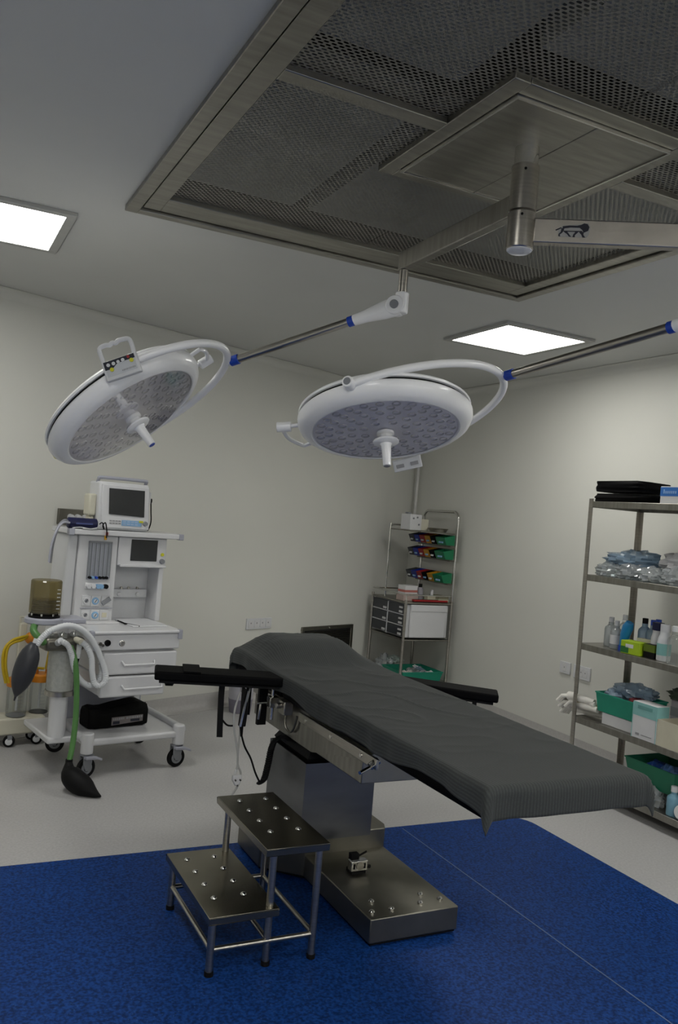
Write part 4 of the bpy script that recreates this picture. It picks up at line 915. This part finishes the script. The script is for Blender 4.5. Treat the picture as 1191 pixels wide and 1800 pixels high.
tr(MB().box(KX0-.003, KX0+.013, KY0+.286, KY0+.292, .53, .80), 'drawer_divider', white_p, case, smooth=0)
tr(MB().box(KX0+.05, KX1-.05, KY0-.008, KY0+.016, .532, .806), 'end_bin', white, bevel=.008)
tr(MB().box(KX0+.05, KX1-.05, KY0-.014, KY0-.006, .75, .806), 'end_bin_lip', white, bevel=.004)
# tall hoop at the back and pole at the front corner
tr(MB().tube([(KX1, KY0, .845), (KX1, KY0, 1.40), (KX1, KY0, 1.53), (KX1, KY0+.012, 1.57), (KX1, KY0+.05, 1.598), (KX1, KY0+.10, 1.60), (KX1, KY1-.12, 1.60), (KX1, KY1-.07, 1.598), (KX1, KY1-.03, 1.57), (KX1, KY1-.02, 1.53), (KX1, KY1-.02, 1.40), (KX1, KY1-.02, .845)], .0125, n=12, smooth=3), 'hoop', chrome)
tr(MB().tube([(3.665, 6.36, .826), (3.665, 6.36, 1.41), (3.68, 6.36, 1.445), (3.74, 6.36, 1.455), (4.06, 6.40, 1.455)], .008, n=10, smooth=3), 'pole', chrome)
tr(MB().box(3.72, 4.06, KY0+.01, KY1-.04, 1.408, 1.418), 'upper_shelf', steel_h, bevel=.002)
for z in (1.315, 1.195, .995): tr(MB().box(4.02, 4.062, KY0+.005, KY1-.04, z-.016, z-.006), 'bin_rail', steel_d)
# coloured bins in three rows
cols = {'green': mat('bin_green', (.010, .17, .075), .4), 'black': blackv, 'amber': gold_p, 'red': red_p, 'blue': mat('bin_blue', (.012, .03, .30), .4), 'grey': mat('bin_grey', (.05, .055, .065), .4)}
rows = [('top', 1.315, ['green', 'black', 'amber', 'red', 'blue', 'grey']), ('middle', 1.195, ['green', 'black', 'amber', 'red', 'blue', 'grey']), ('bottom', .995, ['green', 'amber', 'black', 'red', 'blue', 'grey'])]
for rn_, z, cl in rows:
    y = KY0+.002
    for i, cn in enumerate(cl):
        w = .145 if i == 0 else .088
        bt = thing('storage_bin', '%s plastic bin in the %s row of the trolley rack' % (cn, rn_), 'bin', (4.055, y+w/2, z), 0, 'coloured bins on the trolley rack')
        h = w/2-.003; m = cols[cn]
        mb = MB().add([(-.075, -h, 0), (0, -h, 0), (0, h, 0), (-.075, h, 0), (-.105, -h, .062), (0, -h, .085), (0, h, .085), (-.105, h, .062)], [(0,3,2,1),(0,1,5,4),(1,2,6,5),(2,3,7,6),(3,0,4,7)])
        mb.build('bin_body', m, bt, smooth=0, solid=.003)
        MB().box(-.100, -.094, -h*.6, h*.3, .014, .028).build('bin_label', paper if i % 2 else skyblue, bt, smooth=0)
        MB().blob((-.045, 0, .03), (.04, h*.8, .03), i, .2).build('contents', m if cn != 'black' else cols['grey'], bt)
        y += w
# things on the trolley
def carton(name, label, cat, x, y, z, sx, sy, sz, m, rz=0., band=None, group=None, flap=None):
    t = thing(name, label, cat, (x, y, z), rz, group)
    MB().box(-sx/2, sx/2, -sy/2, sy/2, .0005, sz).build('box_body', m, t, bevel=.002)
    if band: MB().box(-sx/2-.0008, sx/2+.0008, -sy/2-.0008, sy/2+.0008, sz*band[0], sz*band[1]).build('print_band', band[2], t, smooth=0)
    if flap: MB().box(-sx/2+.004, sx/2-.004, -sy/2+.004, sy/2-.004, sz, sz+.002).build('lid_flap', flap, t, smooth=0)
    return t
ZT = .826
carton('carton', 'red and white carton on top of another at the left of the trolley tray', 'box', 3.72, 6.08, ZT+.062, .13, .10, .065, paper, .1, (.15, .45, mat('faded_red', (.42, .14, .12), .6)))
carton('carton', 'pale pink carton under the red and white one on the trolley tray', 'box', 3.72, 6.08, ZT, .15, .11, .060, mat('pale_pink_card', (.48, .38, .35), .6), .05, flap=paper)
t = thing('spray_can', 'grey bottle with dark cap between the cartons on the trolley tray', 'bottle', (3.83, 6.06, ZT))
MB().lathe([(.0, .0), (.026, .0), (.027, .005), (.027, .10), (.020, .115), (.0, .117)], (0, 0, .0005), n=24).build('body', mat('grey_bottle', (.27, .26, .29), .4), t)
MB().cyl((0, 0, .116), (0, 0, .145), .015, n=16).build('cap', black, t)
carton('carton', 'small white carton right of the grey bottle on the trolley tray', 'box', 3.915, 6.03, ZT, .085, .06, .048, creamc, 0, flap=paper)
t = thing('medicine_vial', 'tiny white capped vial standing on the small white carton', 'vial', (3.93, 6.03, ZT+.0515))
MB().lathe([(.0, .0), (.013, .0), (.013, .03), (.008, .035), (.0, .035)], n=14).build('body', paper, t); MB().cyl((0, 0, .035), (0, 0, .048), .010, n=12).build('cap', white_p, t)
carton('carton', 'flat olive carton at the back right of the trolley tray', 'box', 4.0, 6.03, ZT, .10, .16, .055, mat('olive_card', (.27, .26, .18), .6), 0, (.2, .5, creamc))
carton('carton', 'long red and black carton along the near edge of the trolley tray', 'box', 3.875, 5.965, ZT, .33, .035, .022, blackv, 0, (.3, .98, red_p))
o = None
t = thing('suction_pump_box', 'white electrical box with cream side on the trolley upper shelf', 'device', (3.80, 6.20, 1.4185), .1)
MB().box(-.09, .03, -.07, .07, .0, .135).build('housing', white, t, bevel=.006)
MB().box(.03, .115, -.06, .06, .0, .10).build('side_unit', cream, t, bevel=.006)
for x, z in ((-.06, .10), (-.02, .11), (.0, .05)): MB().cyl((x, -.07, z), (x, -.076, z), .008, n=10).build('knob', grey_p, t)
MB().box(-.085, -.05, -.02, .02, .135, .150).build('cable_gland', grey_p, t, bevel=.002)
o = MB().lathe([(.0, .0), (.10, .0), (.13, .03), (.135, .032), (.13, .028), (.09, .004)], (0, 0, 0), n=32, cap=False).build('steel_dish', chrome); o.location = (3.96, 6.06, 1.419); o.scale = (.62, .8, 1)
tag(o, 'shiny steel dish on the trolley upper shelf beside the white box', 'dish')
t = thing('cable_conduit', 'white cable conduit running up the corner above the trolley', 'conduit', (4.10, 6.70, 1.5))
MB().box(-.012, .012, -.02, .0, 0, 1.158).build('duct', mat('conduit_white', (.60, .60, .58), .5), t, bevel=.003)
MB().tube([(-.002, -.01, .03), (-.08, -.10, -.02), (-.2, -.3, .0), (-.32, -.46, .055)], .006, n=8, smooth=6).build('lead', white_p, t)
# lower shelf of the trolley: green tray with packs
def tray(name, label, x0, x1, y0, y1, z, h, m, cat='tray', flare=.015, rz=0):
    t = thing(name, label, cat, ((x0+x1)/2, (y0+y1)/2, z), rz); a = (x1-x0)/2; b = (y1-y0)/2; f = flare
    vs = [(-a+f, -b+f, .001), (a-f, -b+f, .001), (a-f, b-f, .001), (-a+f, b-f, .001), (-a, -b, h), (a, -b, h), (a, b, h), (-a, b, h)]
    MB().add(vs, [(0,3,2,1),(0,1,5,4),(1,2,6,5),(2,3,7,6),(3,0,4,7)]).build('shell', m, t, smooth=0, solid=.003)
    MB().box(-a-.004, a+.004, -b-.005, -b+.003, h-.004, h+.003).build('rim', m, t); MB().box(-a-.004, a+.004, b-.003, b+.005, h-.004, h+.003).build('rim', m, t)
    MB().box(-a-.005, -a+.003, -b, b, h-.004, h+.003).build('rim', m, t); MB().box(a-.003, a+.005, -b, b, h-.004, h+.003).build('rim', m, t)
    return t
tray('plastic_tray', 'green plastic tray of packs on the trolley bottom shelf', 3.66, 4.05, 5.95, 6.30, .1645, .075, teal)
random.seed(11)
def pack(label, cat, x, y, z, r, m, seed, rz=0., name='plastic_pack', group=None, flat=.35):
    t_ = MB().blob((0, 0, r[2]*flat*1.02), r, seed, .2, 3.6, 30, 18, flat).build(name, m); t_.location = (x, y, z); t_.rotation_euler = (0, 0, rz)
    return tag(t_, label, cat, group)
pack('pale pack lying left in the green trolley tray', 'pack', 3.76, 6.05, .17, (.08, .07, .05), mat('pack_pale', (.50, .47, .44), .4), 1)
pack('clear pack in the middle of the green trolley tray', 'pack', 3.88, 6.10, .17, (.09, .10, .06), film, 2)
pack('small white pack right in the green trolley tray', 'pack', 3.98, 6.04, .17, (.05, .06, .045), paper, 3)
for i, (x, y, a) in enumerate(((3.86, 6.03, .5), (3.90, 6.05, .35))):
    t = thing('syringe', 'capped syringe leaning %s in the green trolley tray' % ('left' if i == 0 else 'right'), 'syringe', (x, y, .235), a, 'syringes in the trolley tray')
    MB().cyl((-.06, 0, .04), (.05, 0, -.005), .009, n=12).build('barrel', film_b, t); MB().cyl((-.06, 0, .04), (-.10, 0, .056), .005, n=8).build('plunger', paper, t); MB().cyl((.05, 0, -.005), (.075, 0, -.015), .004, n=8).build('nozzle', white_p, t)
pack('pile of clear film packs behind the green tray on the trolley', 'pack', 3.74, 6.40, .1645, (.09, .085, .10), film, 5)
pack('pale green pack on the film packs behind the trolley tray', 'pack', 3.82, 6.40, .245, (.10, .07, .04), mat('pack_greenish', (.38, .45, .42), .4), 6)

# ------------------------------------------------------------------ steel storage rack along the right wall
QX0, QX1, QY0, QY1 = 3.53, 3.945, 2.60, 3.81
t = thing('storage_rack', 'five-tier stainless steel storage rack along the right wall', 'shelf rack', ((QX0+QX1)/2, (QY0+QY1)/2, 0))
o_ = t.location.copy()
ZS = [1.700, 1.268, .862, .432, .095]
for x in (QX0, QX1):
    for y in (QY0, QY1):
        dx = 1 if x == QX0 else -1; dy = 1 if y == QY0 else -1
        xs = sorted((x, x+dx*.030)); ys = sorted((y, y+dy*.003)); x2 = sorted((x, x+dx*.003)); y2 = sorted((y+dy*.003, y+dy*.030))
        MB().box(xs[0], xs[1], ys[0], ys[1], .012, 1.715).box(x2[0], x2[1], y2[0], y2[1], .012, 1.715).build('post', steel, t, off=o_)
        MB().box(min(xs)+.0, max(xs), min(ys[0], y2[0]), max(ys[1], y2[1]), 0, .014).build('foot', black, t, off=o_)
for z in ZS:
    mb = MB().box(QX0+.003, QX1-.003, QY0+.003, QY1-.003, z-.004, z)
    for b6 in ((QX0+.003, QX0+.006, QY0+.003, QY1-.003, z-.036, z-.004), (QX1-.006, QX1-.003, QY0+.003, QY1-.003, z-.036, z-.004), (QX0+.006, QX1-.006, QY0+.003, QY0+.006, z-.036, z-.004), (QX0+.006, QX1-.006, QY1-.006, QY1-.003, z-.036, z-.004)): mb.box(*b6)
    mb.build('shelf', steel_h, t, off=o_, bevel=.0015)
# top shelf: black cloths and a blue-and-white carton
def bundle(name, label, x, y, z, a, b, h, m, seed, rz=0., tip=0.):
    mb = MB(); n = 24; k = 8; vs = []
    for j in range(k+1):
        zz = h*j/k; rr = 1-.04*abs(j/k-.5)*2
        for i in range(n):
            q = 2*math.pi*i/n; ex = 2/5.; cx_ = math.copysign(abs(math.cos(q))**ex, math.cos(q)); cy_ = math.copysign(abs(math.sin(q))**ex, math.sin(q))
            nz = 1+.05*noise.noise(V((cx_*1.4+seed, cy_*1.4, j*.5)))
            vs.append((cx_*a*rr*nz, cy_*b*rr*nz+tip*zz, zz+.006*noise.noise(V((cx_*2, cy_*2, seed)))*(1 if j else 0)-(0)))
    fs = [(j*n+i, j*n+(i+1) % n, (j+1)*n+(i+1) % n, (j+1)*n+i) for j in range(k) for i in range(n)]+[tuple(range(n)), tuple(range(k*n, k*n+n))]
    o = mb.add(vs, fs).build(name, m); o.location = (x, y, z); o.rotation_euler = (0, 0, rz); return o
cloth_b = mat('black_cloth', (.003, .003, .003), .9, var=.2, scale=40, spec=.1)
tag(bundle('folded_cloth', '', 3.70, 3.63, 1.7005, .15, .205, .048, cloth_b, 1), 'folded black cloth lying flat on the rack top', 'cloth')
tag(bundle('black_cushion', '', 3.72, 3.66, 1.762, .15, .19, .062, blackv, 2, .08, .0), 'black cushion pad stacked on the folded cloth, rack top', 'cushion')
t = thing('carton', 'blue and white carton at the right end of the rack top', 'box', (3.68, 3.20, 1.7005))
MB().box(-.10, .10, -.125, .125, .0, .095).build('box_body', paper, t, bevel=.002)
MB().box(-.1008, .1008, -.1258, .1258, .042, .090).build('print_band', bluec, t, smooth=0)
for i in range(7): MB().box(-.1018, -.1005, .104-i*.013-.008, .104-i*.013, .056, .078 if i == 0 else .070).build('print_mark', mat('pale_blue_ink', (.25, .42, .70), .5), t, smooth=0)
# second shelf: clear packed bundles
for i, (x, y, rx_, ry_, rz_, z, lb) in enumerate(((3.66, 3.70, .10, .10, .055, 0, 'clear film pack at the left end of the second rack shelf'), (3.64, 3.53, .09, .085, .06, 0, 'crinkled clear film pack in the middle of the second rack shelf'),
      (3.63, 3.37, .08, .07, .05, 0, 'small white film pack near the post on the second rack shelf'), (3.66, 3.22, .11, .09, .06, 0, 'white film pack at the right end of the second rack shelf'), (3.72, 3.60, .13, .17, .055, .075, 'long grey-blue film pack lying on top of the others, second rack shelf'), (3.74, 3.27, .12, .12, .07, .065, 'large pale grey pack on top at the right of the second rack shelf'))):
    pack(lb, 'pack', x, y, 1.2685+z, (rx_, ry_, rz_), film if i < 4 else (film_b if i == 4 else mat('grey_wrap', (.40, .40, .41), .35, bump=.3, bscale=14)), 20+i, flat=.55)
# third shelf: bottles and boxes
def bottle(label, x, y, r, h, m, cap, capm, neck=.45, ch=.03, name='bottle', z=.8625, lab=None, cat='bottle', group=None):
    t = thing(name, label, cat, (x, y, z), 0, group)
    MB().lathe([(.0, .0), (r*.95, .0), (r, .006), (r, h*.72), (r*.9, h*.80), (r*neck, h*.90), (r*neck, h)], (0, 0, .0005), n=24).build('body', m, t)
    if cap: MB().cyl((0, 0, h), (0, 0, h+ch), r*cap, n=18).build('cap', capm, t, bevel=.002)
    if lab: MB().lathe([(r*1.02, h*.2), (r*1.02, h*.6)], n=24, cap=False).build('paper_label', lab, t)
    return t
bottle('clear plastic bottle leftmost on the third rack shelf', 3.66, 3.685, .036, .14, film, .42, white_p)
bottle('clear bottle second from the left on the third rack shelf', 3.63, 3.61, .034, .13, film, .40, white_p, lab=paper)
bottle('clear bottle behind the two front clear bottles, third shelf', 3.72, 3.64, .036, .16, glass, .4, white_p)
t = thing('squeeze_bottle', 'bright blue slanted bottle on the third rack shelf', 'bottle', (3.61, 3.525, .8625))
MB().tube([(0, .012, .001), (0, .008, .04), (0, .0, .09), (0, -.018, .14), (0, -.03, .165)], [.020, .022, .028, .031, .022], n=20).build('body', bottle_b, t, smooth=60)
MB().cyl((0, .012, .0005), (0, .011, .03), .024, n=20).build('base', blue_p, t)
for i, (x, y) in enumerate(((3.70, 3.47), (3.69, 3.40), (3.76, 3.43))):
    bottle('blue tinted bottle %s behind the lime box, third shelf' % ('left', 'right', 'rearmost')[i], x, y, .036, .165, film_b, .45, blue_p if i else black)
bottle('white bottle with navy cap on the third rack shelf', 3.64, 3.32, .034, .15, paper, .95, navy, neck=.8, ch=.042, lab=white_p)
bottle('white dispenser bottle right of the navy-capped one, third shelf', 3.60, 3.235, .036, .155, white_p, .7, white, neck=.7, ch=.04, lab=tealcard)
bottle('clear bottle at the right edge of the third rack shelf', 3.57, 3.14, .036, .17, glass, .5, white_p)
t = carton('carton', 'lime green carton with green print on the third rack shelf', 'box', 3.585, 3.425, .8625, .075, .125, .072, lime, .12)
MB().box(-.0385, -.0375, .01, .0625, .005, .04).build('print_patch', dkgreen, t, smooth=0); MB().box(-.0385, -.0375, -.02, .03, .035, .055).build('print_patch', paper, t, smooth=0)
carton('carton', 'cream lid box behind the lime carton on the third shelf', 'box', 3.655, 3.41, .8625, .05, .09, .088, creamc, .1)
t = carton('carton', 'dark green and black carton right of the lime one, third shelf', 'box', 3.60, 3.31, .8625, .055, .075, .075, black, 0, (.45, .98, mat('moss_card', (.10, .15, .01), .5)))
# fourth shelf: gloves, green basket, boxes
random.seed(5)
for i in range(7):
    y = 3.80+random.uniform(-.05, .04); z = .4335+.024+ .0125*i; x = 3.60+random.uniform(-.05, .05)+.015*(i % 3); ln = random.uniform(.24, .3)
    t = thing('latex_glove', 'white latex glove hanging over the rack end, %s from the bottom of the pile' % ('lowest', 'second', 'third', 'fourth', 'fifth', 'sixth', 'topmost')[i], 'glove', (x, y, z), random.uniform(-.2, .2), 'gloves on the fourth rack shelf')
    a = ln/2; dr = .04+.008*(6-i)*.6
    MB().tube([(0, -a, 0), (0, -a*.3, .0), (0, a*.2, .002), (0, a*.65, -.004), (0, a, -.02)], [.012, .017, .016, .018, .012], n=10, smooth=3).build('cuff', glove_m, t) if False else MB().tube([(0, -a, 0), (0, -a*.3, .0), (0, a*.2, .002), (0, a*.55, -.002)], [.016, .022, .024, .027], n=12).build('cuff', glove_m if i not in (1, 4) else mat('latex_tan', (.50, .44, .30), .5), t)
    for k in range(4):
        fx = (k-1.5)*.014
        MB().tube([(fx*.8, a*.5, 0), (fx*1.3, a*.8, -.006), (fx*1.7, a*1.03, -.040-.005*k)], [.0115, .0115, .0095], n=8).build('finger', glove_m, t)
    MB().tube([(.016, a*.3, 0), (.034, a*.5, -.004), (.04, a*.7, -.012)], [.008, .0075, .006], n=8).build('thumb', glove_m, t)
tray('plastic_basket', 'green plastic basket of packs on the fourth rack shelf', 3.555, 3.80, 3.36, 3.655, .50, .105, teal, 'basket', .012)
carton('carton', 'flat white box under the green basket on the fourth shelf', 'box', 3.68, 3.46, .4325, .22, .30, .064, paper)
pack('pale blue pack at the left of the green rack basket', 'pack', 3.67, 3.59, .575, (.09, .07, .05), mat('pale_blue_wrap', (.38, .48, .60), .4, bump=.2, bscale=20), 31)
pack('blue film pack heaped on top of the green rack basket', 'pack', 3.70, 3.50, .61, (.10, .13, .05), film_b, 32)
pack('dark red pack at the right of the green rack basket', 'pack', 3.62, 3.41, .565, (.045, .045, .045), mat('dark_red_wrap', (.14, .012, .02), .5), 33)
t = carton('carton', 'upright white carton with pale teal top on the fourth rack shelf', 'box', 3.575, 3.265, .4325, .085, .165, .195, paper, 0, (.62, .99, tealcard))
MB().box(-.0445, -.043, -.05, .05, .160, .178).build('hand_slot', mat('slot_teal', (.12, .30, .28), .6), t, smooth=0)
MB().box(-.0445, -.043, .03, .055, .018, .030).build('print_mark', greyink, t, smooth=0); MB().box(-.0445, -.043, -.055, .015, .022, .026).build('print_mark', greyink, t, smooth=0)
for y in (.0815, -.0825): MB().box(-.0445, -.043, y, y+.003, .0, .19).build('edge_print', tealcard, t, smooth=0)
t = thing('open_carton', 'open cream cardboard box at the right of the fourth shelf', 'box', (3.66, 3.085, .4325))
mb = MB().box(-.125, .125, -.095, .095, .0005, .004)
for b6 in ((-.125, -.122, -.095, .095, .004, .135), (.122, .125, -.095, .095, .004, .18), (-.122, .122, -.095, -.092, .004, .135), (-.122, .122, .092, .095, .004, .135)): mb.box(*b6)
mb.build('box_walls', creamc, t); MB().box(-.12, .12, -.09, .09, .004, .10).build('contents', brownc, t)
carton('carton', 'pinkish white lettered box behind the open cream box', 'box', 3.845, 3.20, .4325, .10, .26, .20, mat('mauve_card', (.42, .38, .41), .6), 0, (.55, .8, greyink))
pack('dark green folded cloth on the boxes at the fourth shelf back', 'cloth', 3.85, 3.24, .634, (.08, .14, .05), mat('dark_green_cloth', (.05, .07, .045), .8), 41)
# bottom shelf
tray('plastic_tray', 'dark green plastic tray of blue packs on the bottom rack shelf', 3.58, 3.92, 3.08, 3.42, .18, .12, teal_d, flare=.02)
carton('carton', 'plain grey box under the dark green tray on the bottom shelf', 'box', 3.78, 3.26, .0955, .24, .26, .083, mat('grey_card', (.2, .2, .2), .6))
pack('blue pack at the left of the dark green tray', 'pack', 3.70, 3.30, .235, (.08, .06, .045), mat('blue_wrap', (.02, .07, .30), .4), 51)
pack('blue and white pack at the right of the dark green tray', 'pack', 3.68, 3.20, .235, (.07, .06, .05), mat('blue_white_wrap', (.10, .22, .48), .4, var=.6, scale=20), 52)
pack('clear film pack in front of the grey box, bottom shelf', 'pack', 3.60, 3.255, .0955, (.055, .09, .075), film, 53)
bottle('pale blue bottle on its base at the right of the bottom shelf', 3.58, 3.075, .034, .12, mat('pale_blue_bottle', (.16, .32, .42), .35), .5, white_p, z=.0955)
t = thing('tape_roll', 'white roll of tape with blue core at the front edge of the bottom shelf', 'tape', (3.565, 3.00, .0955), .3)
MB().lathe([(.018, -.018), (.038, -.018), (.040, -.014), (.040, .014), (.038, .018), (.018, .018)], (0, 0, .041), (1, .1, 0), n=28, cap=False).build('roll', paper, t); MB().lathe([(.010, -.019), (.018, -.019), (.018, .019), (.010, .019), (.010, -.019)], (0, 0, .041), (1, .1, 0), n=20, cap=False).build('core', blue_p, t)
